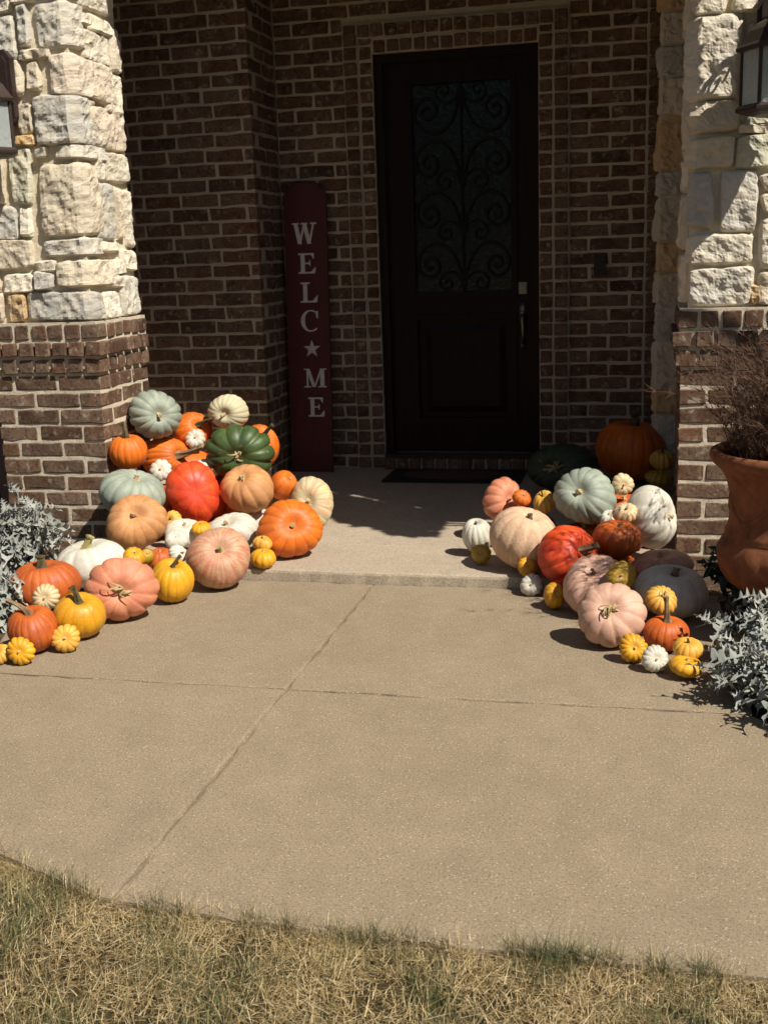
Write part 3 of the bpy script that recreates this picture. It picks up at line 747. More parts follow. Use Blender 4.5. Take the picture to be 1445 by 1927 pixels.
# ------------------------------------------------------------------ pumpkins
def rgb(*c): return c
PK = {  # body colour, second (mottle) colour, groove colour, groove weight, roughness, warts
    'orange': ((0.62, 0.125, 0.006), (0.72, 0.18, 0.010), (0.42, 0.070, 0.004), 0.55, 0.4, 0.0),
    'rust': ((0.47, 0.090, 0.010), (0.56, 0.13, 0.014), (0.30, 0.045, 0.006), 0.6, 0.4, 0.0),
    'red': ((0.66, 0.045, 0.010), (0.80, 0.11, 0.02), (0.48, 0.025, 0.006), 0.6, 0.36, 0.0),
    'grey': ((0.275, 0.32, 0.255), (0.35, 0.38, 0.30), (0.175, 0.22, 0.165), 0.6, 0.42, 0.0),
    'tan': ((0.54, 0.245, 0.085), (0.62, 0.31, 0.13), (0.44, 0.17, 0.05), 0.5, 0.45, 0.0),
    'pink': ((0.62, 0.215, 0.115), (0.68, 0.30, 0.17), (0.50, 0.14, 0.06), 0.6, 0.44, 0.0),
    'palepink': ((0.60, 0.34, 0.24), (0.66, 0.43, 0.31), (0.48, 0.23, 0.15), 0.55, 0.42, 0.0),
    'beige': ((0.62, 0.40, 0.25), (0.68, 0.49, 0.33), (0.50, 0.27, 0.15), 0.55, 0.5, 0.55),
    'pinkstripe': ((0.56, 0.35, 0.21), (0.52, 0.28, 0.16), (0.48, 0.13, 0.075), 0.55, 0.42, 0.25),
    'palestripe': ((0.62, 0.56, 0.34), (0.42, 0.46, 0.20), (0.62, 0.27, 0.17), 0.8, 0.48, 0.5),
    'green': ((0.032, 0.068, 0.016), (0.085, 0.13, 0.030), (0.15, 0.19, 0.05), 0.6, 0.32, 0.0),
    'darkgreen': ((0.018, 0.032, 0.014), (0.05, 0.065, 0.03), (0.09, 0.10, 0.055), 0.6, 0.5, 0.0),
    'white': ((0.60, 0.56, 0.46), (0.66, 0.63, 0.54), (0.47, 0.41, 0.28), 0.5, 0.42, 0.0),
    'cream': ((0.62, 0.55, 0.35), (0.66, 0.60, 0.42), (0.50, 0.40, 0.20), 0.5, 0.45, 0.0),
    'yellow': ((0.66, 0.31, 0.008), (0.72, 0.38, 0.016), (0.58, 0.19, 0.005), 0.6, 0.36, 0.0),
    'yelspeck': ((0.74, 0.35, 0.008), (0.30, 0.16, 0.015), (0.72, 0.17, 0.006), 0.75, 0.32, 0.2),
    'ministripe': ((0.64, 0.49, 0.27), (0.68, 0.56, 0.36), (0.74, 0.24, 0.015), 1.0, 0.34, 0.0),
    'yelstripe': ((0.68, 0.36, 0.04), (0.70, 0.46, 0.12), (0.62, 0.17, 0.006), 1.0, 0.38, 0.0),
    'olive': ((0.46, 0.27, 0.02), (0.36, 0.24, 0.03), (0.30, 0.20, 0.02), 0.6, 0.35, 0.0),
}
def mat_pumpkin(key):
    c, c2, cg, wg, ro, wart = PK[key]
    t = NT('pumpkin_' + key); oc = t.coord('Object'); oi = t.n('ShaderNodeObjectInfo')
    sc = t.n('ShaderNodeVectorMath', operation='SCALE'); sc.inputs[0].default_value = (17, 29, 41); t.l(oi.outputs['Random'], sc.inputs['Scale'])
    ad = t.n('ShaderNodeVectorMath', operation='ADD'); t.l(oc, ad.inputs[0]); t.l(sc.outputs[0], ad.inputs[1]); p = ad.outputs[0]
    rib = t.n('ShaderNodeAttribute', attribute_name='rib').outputs['Fac']
    st = t.n('ShaderNodeAttribute', attribute_name='streak').outputs['Fac']
    n1 = t.noise(p, 14, 4, 0.6); n2 = t.noise(p, 85, 4, 0.65); n3 = t.noise(p, 260, 3, 0.6)
    col = t.mix(t.ramp(n1, [(0.38, 0), (0.68, 0.85)]), c, c2)
    gro = t.ramp(t.math('ADD', rib, t.math('MULTIPLY', t.math('SUBTRACT', n2, 0.5), 0.35)), [(0.0, 1), (0.42 if wg < 0.9 else 0.50, 0)])
    col = t.mix(t.math('MULTIPLY', gro, wg), col, cg)
    if key in ('pinkstripe', 'palestripe'):
        col = t.mix(t.math('MULTIPLY', t.ramp(t.math('ADD', st, t.math('MULTIPLY', t.math('SUBTRACT', n2, 0.5), 0.6)), [(0.47, 0), (0.56, 1)]), 0.7), col, cg)
    if key == 'yelspeck':
        col = t.mix(t.ramp(n3, [(0.55, 0), (0.64, 0.7)]), col, (0.28, 0.15, 0.01))
    col = t.mix(t.ramp(st, [(0.40, 0.30), (0.52, 0)]), col, tuple(x * 0.74 for x in c))
    col = t.mix(t.ramp(t.noise(p, 300, 2, 0.5), [(0.62, 0), (0.70, 0.30)]), col, tuple(min(0.85, x * 1.2 + 0.10) for x in c))
    blo = t.noise(p, 7, 5, 0.7)
    col = t.mix(t.ramp(blo, [(0.40, 0.5), (0.58, 0)]), col, tuple(x * 0.60 + 0.02 for x in c))
    # small scars and dust
    sv = t.noise(p, 38, 6, 0.7)
    col = t.mix(t.ramp(sv, [(0.62, 0), (0.70, 0.55)]), col, (0.40, 0.29, 0.17))
    nb = t.bump(n2, 0.16 + wart * 0.8, 0.005); nb = t.bump(n1, 0.20, 0.012, nb)
    rr = t.ramp(n1, [(0.3, ro * 1.05 + 0.05), (0.7, min(1, ro * 1.5 + 0.05))])
    m = t.out(col, rr, nb, Specular_IOR_Level=0.42)
    return m
M_PK = {k: mat_pumpkin(k) for k in PK}
def mat_stem(name, c0, c1):
    t = NT(name); p = t.coord('Object'); n1 = t.noise(p, 70, 5, 0.7); n2 = t.noise(p, 20, 3)
    return t.out(t.mix(t.ramp(n2, [(0.35, 0), (0.65, 1)]), c0, c1), 0.8, t.bump(n1, 0.6, 0.004), Specular_IOR_Level=0.25)
M_ST = {'dark': mat_stem('stem_dark_green', (0.045, 0.042, 0.020), (0.13, 0.105, 0.05)), 'brown': mat_stem('stem_dry_brown', (0.13, 0.085, 0.045), (0.30, 0.22, 0.12)),
        'cork': mat_stem('stem_cork', (0.40, 0.28, 0.14), (0.52, 0.40, 0.22)), 'straw': mat_stem('stem_straw', (0.30, 0.22, 0.10), (0.50, 0.40, 0.21)), 'green': mat_stem('stem_pale_green', (0.22, 0.21, 0.07), (0.38, 0.33, 0.14))}

def pumpkin(name, px, py, rx, ry, Y, color, axis, ratio, ribs, depth, stem, label, group=None):
    seed = int(px * 13 + py * 7); rng = random.Random(seed)
    C0 = at_y(px, py, Y); t = (RW.T @ (C0 - CP))[2]
    RX_, RY_ = rx / F * t, ry / F * t
    ax = cr * axis[0] + cu * axis[1] + cb * axis[2]; ax = ax / np.linalg.norm(ax)
    q = Vector((0, 0, 1)).rotation_difference(Vector(ax))
    spin = Matrix.Rotation(rng.uniform(0, 6.28), 3, 'Z')
    Rm = np.array(q.to_matrix() @ spin)
    if rx < 32:
        ratio *= rng.uniform(0.82, 1.22); ribs = max(8, ribs + rng.choice((-2, -1, 0, 1, 2))); depth *= rng.uniform(0.75, 1.5)
    nu, nv = max(64, ribs * 7), 30
    if rx < 32: nu, nv = ribs * 6, 20
    amp = [rng.uniform(0.75, 1.15) for _ in range(ribs)]; shift = [rng.uniform(-0.22, 0.22) for _ in range(ribs)]
    dim_t, dim_b = (0.30, 0.18)
    if stem[0] == 'blossom': dim_t = 0.10
    V = []; rib = []; stk = []
    lob = rng.uniform(0, 6.28); lobe = rng.uniform(0.015, 0.06)
    for j in range(nv + 1):
        v = math.pi * j / nv
        for i in range(nu):
            a = 2 * math.pi * i / nu
            w = (a / (2 * math.pi) * ribs) % ribs; k = int(w); fr = w - k
            # uneven groove positions
            fr2 = fr + shift[k] * math.sin(math.pi * fr) * 0.5
            prof = abs(math.sin(math.pi * max(0, min(1, fr2)))) ** 0.5
            sr = math.sin(v) ** 0.82 if 0 < j < nv else 0.0
            edge = min(1.0, sr * 1.35)
            dpt = depth * 0.62 * amp[k] * edge
            r = sr * (1 - dpt * (1 - prof)) * (1 + lobe * math.cos(2 * a + lob) + 0.6 * lobe * math.cos(3 * a + lob * 2))
            z = math.cos(v) * ratio * (1 - 0.35 * dpt * (1 - prof))
            z -= dim_t * ratio * math.exp(-(sr / 0.30) ** 2) if v < 1.6 else -dim_b * ratio * math.exp(-(sr / 0.3) ** 2)
            sag = 1 - 0.06 * max(0, -math.cos(v))
            wob = 1 + 0.018 * mnoise.noise(Vector((math.cos(a) * 1.7 + seed, math.sin(a) * 1.7, z * 1.7)))
            V.append((r * math.cos(a) * wob * sag, r * math.sin(a) * wob * sag, z))
            rib.append(prof if sr > 0.02 else 0.6); stk.append(0.5 + 0.5 * mnoise.noise(Vector((math.cos(a) * 11 + seed, math.sin(a) * 11, v * 1.6))))
    Fc = [(j * nu + i, (j + 1) * nu + i, (j + 1) * nu + (i + 1) % nu, j * nu + (i + 1) % nu) for j in range(nv) for i in range(nu)]
    A = np.array(V) @ Rm.T
    er, eu, eb = A @ cr, A @ cu, A @ cb
    s_r, s_u = RX_ / ((er.max() - er.min()) / 2), RY_ / ((eu.max() - eu.min()) / 2)
    s_b = (s_r * s_u) ** 0.5
    mr, mu = (er.max() + er.min()) / 2, (eu.max() + eu.min()) / 2
    def tf(P):
        P = np.asarray(P, float) @ Rm.T
        return np.outer((P @ cr - mr) * s_r, cr) + np.outer((P @ cu - mu) * s_u, cu) + np.outer((P @ cb) * s_b, cb)
    root = link(name, None)
    B = tf(V)
    me = mesh('rind', B, Fc, True)
    for nm, dat in (('rib', rib), ('streak', stk)):
        at = me.attributes.new(nm, 'FLOAT', 'POINT'); at.data.foreach_set('value', dat)
    bm = bmesh.new(); bm.from_mesh(me); bmesh.ops.remove_doubles(bm, verts=bm.verts, dist=1e-5); bmesh.ops.recalc_face_normals(bm, faces=bm.faces); bm.to_mesh(me); bm.free()
    me.polygons.foreach_set('use_smooth', [True] * len(me.polygons))
    root.location = C0
    body = link('rind', me, M_PK[color], root)
    tag(root, label, 'pumpkin', group)
    kind = stem[0]; z0 = ratio * (1 - dim_t) - 0.02
    if kind in ('tall', 'stub', 'long'):
        L, r0, bend, mk = stem[1:5]
        if kind != 'stub': L *= 1.15; r0 *= 1.25
        n = 11; k = 10; bd = rng.uniform(0, 6.28) if len(stem) < 6 else None
        # bend direction given in the camera plane (right, up)
        bv = np.array([math.cos(bd), math.sin(bd), 0]) if bd is not None else (Rm.T @ (cr * stem[5][0] + cu * stem[5][1] + cb * (stem[5][2] if len(stem[5]) > 2 else 0)))
        SV = []; cpt = np.array([0, 0, z0]); dirv = np.array([0, 0, 1.0])
        up = np.array([1.0, 0, 0])
        for i in range(n):
            qq = i / (n - 1)
            dirv = _n(np.array([0, 0, 1.0]) + bv * bend * qq * 1.6)
            if i: cpt = cpt + dirv * (L / (n - 1))
            rr = r0 * (1 + 1.5 * math.exp(-qq * 8)) * (1 - 0.25 * qq + (0.30 if qq > 0.88 else 0))
            e1 = _n(up - dirv * up.dot(dirv)); e2 = np.cross(dirv, e1)
            for jx in range(k):
                a = 2 * math.pi * jx / k + qq * 0.9
                rad = rr * (1.0 if jx % 2 else 0.72)
                SV.append(cpt + (e1 * math.cos(a) + e2 * math.sin(a)) * rad)
        SF = [(i * k + j, i * k + (j + 1) % k, (i + 1) * k + (j + 1) % k, (i + 1) * k + j) for i in range(n - 1) for j in range(k)] + [tuple(range((n - 1) * k, n * k))]
        sm = mesh('stem', tf(SV), SF, False); link('stem', sm, M_ST[mk], root)
    elif kind == 'straw':
        mb = MB()
        for q_ in range(stem[2] if len(stem) > 2 else 7):
            a = rng.uniform(0, 6.28); L = stem[1] * rng.uniform(0.5, 1.15); pts = []; p = np.array([0.04 * math.cos(a), 0.04 * math.sin(a), z0]); d = _n([math.cos(a) * 0.6, math.sin(a) * 0.6, 1.0])
            ax2 = _n(np.array([rng.uniform(-1, 1), rng.uniform(-1, 1), rng.uniform(-.3, .3)]))
            for i in range(9):
                pts.append(p.copy()); p = p + d * L / 8; d = _n(d + np.cross(ax2, d) * 0.42 + np.array([0, 0, -0.10]))
            rads = [0.040 * (1 - 0.7 * i / 8) for i in range(9)]
            mb.tube([Vector(x) for x in tf(pts)], [r * s_b for r in rads], 5)
        a = 0; P = [np.array([0, 0, z0 - .02]), np.array([0, 0, z0 + .06]), np.array([0.02, 0.0, z0 + .12])]
        mb.tube([Vector(x) for x in tf(P)], [0.11 * s_b, 0.07 * s_b, 0.05 * s_b], 7)
        mb.build('stem', M_ST['straw'], root)
    elif kind == 'blossom':
        mb = MB(); pr = [(0.055, z0 - 0.012), (0.05, z0 + 0.012), (0.02, z0 + 0.006), (0.001, z0 + 0.004)]
        mb.lathe(pr, k=14); mb.V = [tuple(x) for x in tf(mb.V)]
        mb.build('blossom_end', M_ST['cork'], root)
    return root

UP = (0.0, 0.97, 0.24)
T = lambda L=0.5, r=0.075, b=0.4, m='dark', d=None: ('tall', L, r, b, m) + ((d,) if d else ())
B_ = ('blossom',)
C_ = ('stub', 0.24, 0.085, 0.35, 'cork')
GL, GR = 'pumpkins piled at the left pier', 'pumpkins piled at the right pier'
P_ROWS = [
 # ---- left pile
 ('pumpkin', 293, 780, 48, 46, 5.42, 'grey', (0.42, -0.10, 0.9), 0.80, 14, 0.13, ('stub', .30, .085, .3, 'cork', (.4, -.9)), 'grey-green ribbed pumpkin crowning the pile beside the brick plinth', GL),
 ('pumpkin', 362, 810, 37, 35, 5.66, 'orange', (0.55, 0.35, 0.75), 0.86, 16, 0.06, ('long', .95, .10, .55, 'dark', (1.0, .15)), 'orange pumpkin with dark stem tucked between grey-green and cream pumpkins', GL),
 ('pumpkin', 430, 775, 39, 33, 5.66, 'cream', (-0.2, -0.25, 0.95), 0.86, 18, 0.07, ('stub', .35, .075, .6, 'cork', (-.8, -.8)), 'cream ribbed pumpkin on top, above the dark green pumpkin', GL),
 ('pumpkin', 242, 850, 36, 33, 5.166, 'orange', (-0.05, 0.95, 0.30), 0.90, 18, 0.05, T(.85, .12, .25, 'dark', (-1, .3)), 'small orange pumpkin with upright dark stem against the brick plinth', GL),
 ('pumpkin', 312, 862, 46, 40, 5.481, 'orange', (0.80, 0.10, 0.60), 0.92, 20, 0.06, ('long', 1.25, .13, .35, 'brown', (.6, .9)), 'orange pumpkin lying sideways with thick curved brown stem', GL),
 ('mini_pumpkin', 368, 826, 19, 19, 5.545, 'white', (0.1, 0.2, 0.95), 0.62, 10, 0.16, C_, 'white mini pumpkin below the dark stem, left of the dark green pumpkin', GL),
 ('pumpkin', 452, 853, 66, 54, 5.455, 'green', (-0.06, -0.28, 0.92), 0.66, 11, 0.24, ('straw', .42, 9), 'dark green deeply lobed pumpkin facing outward', GL),
 ('pumpkin', 489, 841, 37, 43, 5.70, 'orange', (0.35, 0.62, 0.65), 0.92, 18, 0.06, ('long', .75, .09, .5, 'dark', (1, .25)), 'orange pumpkin peeking out behind the dark green one', GL),
 ('mini_pumpkin', 303, 885, 21, 21, 5.301, 'white', (0.05, 0.15, 0.97), 0.60, 11, 0.18, C_, 'white mini pumpkin between sideways orange and red pumpkins', GL),
 ('mini_pumpkin', 384, 878, 16, 15, 5.401, 'white', (0.0, 0.9, 0.4), 0.62, 10, 0.16, C_, 'white mini pumpkin half hidden behind the top of the red pumpkin', GL),
 ('pumpkin', 363, 926, 50, 59, 5.15, 'red', (0.27, -0.03, 0.96), 0.84, 10, 0.075, B_, 'bright red pumpkin turned with its blossom end outward', GL),
 ('pumpkin', 402, 950, 22, 26, 5.34, 'red', (0.3, 0.3, 0.9), 0.84, 12, 0.10, B_, 'small red pumpkin wedged behind the bright red one', GL),
 ('pumpkin', 465, 919, 51, 46, 5.248, 'tan', (-0.25, 0.62, 0.75), 0.84, 13, 0.08, ('straw', .50, 8), 'tan pumpkin with dried straw stem below the dark green one', GL),
 ('pumpkin', 533, 913, 27, 28, 5.45, 'orange', (0.65, 0.55, 0.5), 0.95, 10, 0.03, ('stub', .2, .07, .2, 'green'), 'small smooth orange pumpkin beside the tan straw-stemmed pumpkin', GL),
 ('pumpkin', 588, 947, 40, 51, 5.38, 'palestripe', (-0.26, 0.08, 0.92), 0.68, 15, 0.05, C_, 'pale green and pink mottled pumpkin at the porch end of its pile', GL),
 ('pumpkin', 250, 930, 61, 48, 4.985, 'grey', (0.30, 0.86, 0.40), 0.72, 13, 0.16, ('stub', .2, .08, .2, 'cork'), 'grey-green pumpkin behind the big tan one at the plinth corner', GL),
 ('pumpkin', 259, 983, 57, 53, 4.779, 'tan', (0.12, 0.36, 0.90), 0.88, 14, 0.055, ('stub', .22, .07, .7, 'brown', (-1, -.3)), 'big tan pumpkin in front of a grey-green one', GL),
 ('pumpkin', 546, 994, 62, 55, 4.892, 'orange', (0.22, 0.24, 0.94), 0.72, 14, 0.075, ('stub', .16, .075, .2, 'green'), 'big glossy orange pumpkin sitting on the porch step', GL),
 ('mini_pumpkin', 326, 979, 18, 19, 4.964, 'yelstripe', (-0.3, 0.25, 0.9), 0.66, 11, 0.13, ('stub', .3, .1, .3, 'dark'), 'yellow striped mini pumpkin between big tan and red pumpkins', GL),
 ('mini_pumpkin', 379, 994, 18, 14, 4.85, 'yellow', (0.0, 0.9, 0.4), 0.66, 11, 0.13, C_, 'yellow mini pumpkin under the bright red pumpkin', GL),
 ('pumpkin', 347, 1003, 38, 27, 4.893, 'white', (0.1, 0.8, 0.55), 0.66, 12, 0.08, C_, 'flat white pumpkin behind a white mini near the big tan pumpkin', GL),
 ('mini_pumpkin', 333, 1016, 22, 19, 4.76, 'white', (0.0, 0.55, 0.83), 0.70, 11, 0.08, ('stub', .16, .06, .2, 'cork'), 'small white pumpkin resting against a flat white pumpkin', GL),
 ('pumpkin', 436, 1002, 50, 38, 4.978, 'white', (-0.25, 0.72, 0.62), 0.72, 13, 0.11, C_, 'white pumpkin behind the pink striped pumpkin on the step', GL),
 ('pumpkin', 411, 1050, 60, 58, 4.528, 'pinkstripe', (0.17, 0.40, 0.88), 0.86, 16, 0.035, ('stub', .26, .075, .3, 'green'), 'pink and cream finely striped pumpkin leaning on the step', GL),
 ('mini_pumpkin', 495, 1051, 25, 19, 4.689, 'yellow', (0.0, 0.95, 0.3), 0.70, 10, 0.10, C_, 'yellow mini pumpkin on the step carrying a striped mini', GL),
 ('mini_pumpkin', 494, 1023, 19, 15, 4.752, 'yelstripe', (0.0, 0.9, 0.4), 0.72, 10, 0.12, ('stub', .5, .07, .2, 'brown'), 'pale striped mini pumpkin stacked on a yellow mini on the step', GL),
 ('pumpkin', 175, 1060, 68, 46, 4.483, 'white', (-0.18, 0.92, 0.34), 0.74, 12, 0.10, ('tall', .42, .10, .7, 'green', (.9, .3)), 'big white pumpkin with greenish stem beside the dusty miller', GL),
 ('mini_pumpkin', 253, 1049, 21, 20, 4.45, 'yellow', (0.2, 0.7, 0.65), 0.75, 10, 0.13, C_, 'yellow mini pumpkin behind the salmon pumpkin with straw stem', GL),
 ('mini_pumpkin', 277, 1047, 14, 15, 4.541, 'olive', (0.3, 0.6, 0.7), 0.8, 9, 0.12, C_, 'tiny dark green and gold gourd beside a yellow mini', GL),
 ('pumpkin', 302, 1053, 25, 23, 4.61, 'rust', (0.0, 0.9, 0.4), 0.8, 14, 0.06, C_, 'small orange pumpkin buried below the big tan pumpkin', GL),
 ('mini_pumpkin', 336, 1042, 18, 17, 4.501, 'white', (0.65, 0.3, 0.7), 0.75, 10, 0.13, ('stub', .4, .09, .4, 'brown'), 'white mini pumpkin with star-shaped dry stem beside the pink striped one', GL),
 ('pumpkin', 325, 1092, 41, 42, 4.305, 'yellow', (0.12, 0.88, 0.46), 0.92, 15, 0.055, ('tall', .62, .075, 1.2, 'dark', (1, .5)), 'golden yellow pumpkin with curling dark stem on the walk', GL),
 ('pumpkin', 230, 1109, 70, 60, 4.047, 'pink', (0.20, -0.05, 0.97), 0.70, 11, 0.12, ('straw', .75, 9), 'large salmon lobed pumpkin facing outward with straw stem', GL),
 ('pumpkin', 87, 1100, 66, 46, 4.163, 'rust', (-0.06, 0.95, 0.3), 0.76, 22, 0.055, ('tall', .40, .12, .2, 'dark', (-.3, 1)), 'big deep orange pumpkin behind two smaller ones by the dusty miller', GL),
 ('mini_pumpkin', 88, 1124, 26, 26, 3.965, 'ministripe', (0.03, 0.03, 0.99), 0.60, 12, 0.15, C_, 'white mini pumpkin with orange stripes propped on the deep orange pumpkin', GL),
 ('pumpkin', 151, 1158, 49, 44, 3.817, 'yelspeck', (0.10, 0.82, 0.55), 0.90, 13, 0.05, ('tall', .70, .11, .9, 'dark', (-.7, .8)), 'yellow speckled pumpkin with orange stripes and dark stem', GL),
 ('pumpkin', 61, 1183, 47, 44, 3.651, 'rust', (-0.10, 0.90, 0.42), 0.90, 20, 0.05, ('long', .95, .085, 1.5, 'brown', (-1, .1)), 'orange pumpkin with long curled dry stem at the tip of its pile', GL),
 ('mini_pumpkin', 124, 1201, 27, 27, 3.658, 'yelstripe', (0.12, 0.08, 0.98), 0.62, 13, 0.13, C_, 'yellow and orange striped mini pumpkin below the speckled pumpkin', GL),
 ('mini_pumpkin', 41, 1225, 27, 27, 3.509, 'yellow', (0.0, 0.0, 1.0), 0.62, 11, 0.14, C_, 'bright yellow mini pumpkin in front of the curled-stem orange pumpkin', GL),
 ('mini_pumpkin', 1, 1231, 20, 19, 3.512, 'yelstripe', (-0.1, 0.6, 0.7), 0.66, 10, 0.13, C_, 'yellow mini pumpkin with an orange stripe at the bed edge', GL),
 # ---- right pile
 ('pumpkin', 1190, 848, 68, 58, 6.70, 'orange', (0.03, 0.96, 0.25), 0.86, 20, 0.05, ('tall', .40, .11, .2, 'dark', (.2, 1)), 'big dark orange pumpkin in the shade behind the right pier', GR),
 ('mini_pumpkin', 1245, 866, 23, 20, 6.47, 'yelstripe', (-0.1, 0.9, 0.4), 0.74, 12, 0.14, ('tall', .6, .09, .2, 'brown', (-.3, 1)), 'shaded gold ribbed mini pumpkin stacked on an olive one', GR),
 ('mini_pumpkin', 1240, 900, 28, 16, 6.401, 'olive', (0.1, 0.95, 0.3), 0.55, 11, 0.10, C_, 'flat olive yellow mini pumpkin under a gold one by the pier', GR),
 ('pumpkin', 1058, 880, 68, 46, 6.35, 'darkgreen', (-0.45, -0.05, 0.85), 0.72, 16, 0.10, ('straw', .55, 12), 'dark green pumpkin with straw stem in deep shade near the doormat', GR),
 ('pumpkin', 945, 940, 38, 43, 5.30, 'pink', (0.40, 0.05, 0.88), 0.74, 11, 0.15, ('stub', .3, .08, .4, 'straw'), 'salmon lobed pumpkin half in shade at the porch end of the pile', GR),
 ('mini_pumpkin', 981, 938, 18, 17, 5.20, 'orange', (0.2, 0.6, 0.75), 0.70, 12, 0.15, C_, 'tiny orange mini pumpkin perched beside the salmon lobed one', GR),
 ('mini_pumpkin', 1023, 945, 20, 23, 5.15, 'yelstripe', (-0.3, 0.75, 0.55), 0.80, 12, 0.12, ('stub', .5, .09, .6, 'dark'), 'yellow mini pumpkin with hooked stem left of a grey-green one', GR),
 ('pumpkin', 1099, 933, 58, 54, 5.06, 'grey', (-0.42, 0.22, 0.86), 0.84, 15, 0.10, ('stub', .24, .09, .3, 'cork'), 'grey-green ribbed pumpkin high on the pile by the right pier', GR),
 ('mini_pumpkin', 1172, 911, 21, 21, 5.07, 'ministripe', (0.0, -0.1, 0.98), 0.66, 11, 0.13, ('stub', .4, .09, .2, 'cork'), 'cream striped mini pumpkin above the big white pumpkin', GR),
 ('pumpkin', 1224, 973, 50, 60, 4.94, 'white', (0.78, 0.10, 0.55), 0.82, 10, 0.10, C_, 'big white pumpkin leaning on the corner of the brick plinth', GR),
 ('mini_pumpkin', 1176, 965, 25, 20, 4.84, 'ministripe', (-0.05, 0.62, 0.78), 0.66, 13, 0.14, ('stub', .35, .08, .2, 'brown'), 'pale mini pumpkin with orange stripes on a rusty orange pumpkin', GR),
 ('mini_pumpkin', 1146, 976, 17, 17, 4.951, 'white', (-0.2, 0.7, 0.6), 0.7, 11, 0.15, C_, 'white mini pumpkin half hidden between grey-green and rusty orange ones', GR),
 ('pumpkin', 1160, 1014, 46, 36, 4.75, 'rust', (0.10, 0.90, 0.4), 0.82, 14, 0.07, ('stub', .2, .09, .3, 'brown'), 'rusty orange pumpkin wedged above the red-orange one', GR),
 ('pumpkin', 985, 1013, 64, 60, 4.793, 'beige', (0.22, 0.88, 0.40), 0.86, 13, 0.075, ('stub', .2, .09, .3, 'dark'), 'big beige warty pumpkin at the porch step', GR),
 ('pumpkin', 898, 1008, 29, 33, 5.0, 'white', (-0.15, 0.80, 0.45), 0.90, 12, 0.07, ('stub', .25, .1, .3, 'brown'), 'small white pumpkin on the porch slab beside the beige warty one', GR),
 ('mini_pumpkin', 905, 1043, 19, 19, 4.853, 'olive', (-0.2, 0.3, 0.9), 0.75, 12, 0.10, C_, 'gold mini pumpkin on the slab below the small white pumpkin', GR),
 ('pumpkin', 1068, 1045, 58, 57, 4.62, 'red', (0.55, 0.30, 0.72), 0.82, 12, 0.10, ('long', .55, .10, .5, 'brown', (.8, .3)), 'big red-orange pumpkin beside the beige warty one', GR),
 ('mini_pumpkin', 992, 1067, 19, 20, 4.652, 'yellow', (0.1, 0.4, 0.88), 0.72, 11, 0.12, C_, 'yellow mini pumpkin between beige warty and red-orange pumpkins', GR),
 ('mini_pumpkin', 999, 1100, 21, 21, 4.57, 'white', (-0.15, 0.10, 0.95), 0.64, 11, 0.14, C_, 'white mini pumpkin on the walk below the red-orange pumpkin', GR),
 ('mini_pumpkin', 1042, 1121, 20, 25, 4.40, 'yellow', (0.2, 0.3, 0.9), 0.75, 11, 0.11, C_, 'yellow mini pumpkin on the walk against the shaded pink pumpkin', GR),
 ('pumpkin', 1120, 1100, 62, 57, 4.36, 'palepink', (-0.20, 0.66, 0.70), 0.76, 13, 0.09, ('stub', .32, .06, .3, 'brown'), 'pink pumpkin in shade behind the straw-stemmed pale pink one', GR),
 ('mini_pumpkin', 1168, 1083, 28, 28, 4.251, 'olive', (-0.1, 0.15, 0.95), 0.60, 12, 0.10, C_, 'gold-green mini pumpkin resting between two pink pumpkins', GR),
 ('pumpkin', 1151, 1157, 63, 60, 3.996, 'palepink', (-0.28, 0.36, 0.86), 0.72, 11, 0.11, ('straw', .62, 9), 'pale pink lobed pumpkin with straw stem on the walk', GR),
 ('pumpkin', 1245, 1064, 58, 31, 4.692, 'pinkstripe', (-0.15, 0.85, 0.45), 0.58, 14, 0.10, C_, 'flat pale pumpkin with orange stripes at the foot of the brick plinth', GR),
 ('pumpkin', 1262, 1113, 68, 50, 4.352, 'white', (0.04, 0.90, 0.40), 0.76, 13, 0.06, ('stub', .30, .11, .3, 'brown'), 'big white pumpkin in shade under the urn', GR),
 ('mini_pumpkin', 1243, 1130, 30, 28, 4.10, 'yelstripe', (0.0, 0.6, 0.75), 0.75, 12, 0.13, ('straw', 1.0, 8), 'gold striped mini pumpkin with straw stem before the shaded white one', GR),
 ('pumpkin', 1253, 1192, 44, 33, 3.973, 'rust', (0.0, 0.93, 0.35), 0.78, 18, 0.05, ('tall', 1.15, .10, .25, 'brown', (-.6, 1)), 'orange pumpkin with tall straight stem by the right dusty miller', GR),
 ('mini_pumpkin', 1192, 1219, 28, 28, 3.83, 'yellow', (-0.05, 0.15, 0.98), 0.62, 12, 0.13, C_, 'bright yellow mini pumpkin beside a white mini on the walk', GR),
 ('mini_pumpkin', 1232, 1239, 26, 26, 3.748, 'white', (0.05, 0.10, 0.98), 0.64, 12, 0.13, C_, 'white mini pumpkin on the walk between yellow minis', GR),
 ('mini_pumpkin', 1294, 1221, 28, 22, 3.765, 'yelstripe', (-0.05, 0.88, 0.45), 0.70, 12, 0.13, ('stub', .5, .09, .5, 'dark'), 'yellow striped mini pumpkin stacked on another under dusty miller leaves', GR),
 ('mini_pumpkin', 1290, 1254, 32, 20, 3.699, 'yellow', (0.1, 0.9, 0.4), 0.62, 11, 0.11, C_, 'yellow mini pumpkin carrying a striped mini at the dusty miller', GR),
]
for row in P_ROWS: pumpkin(*row)
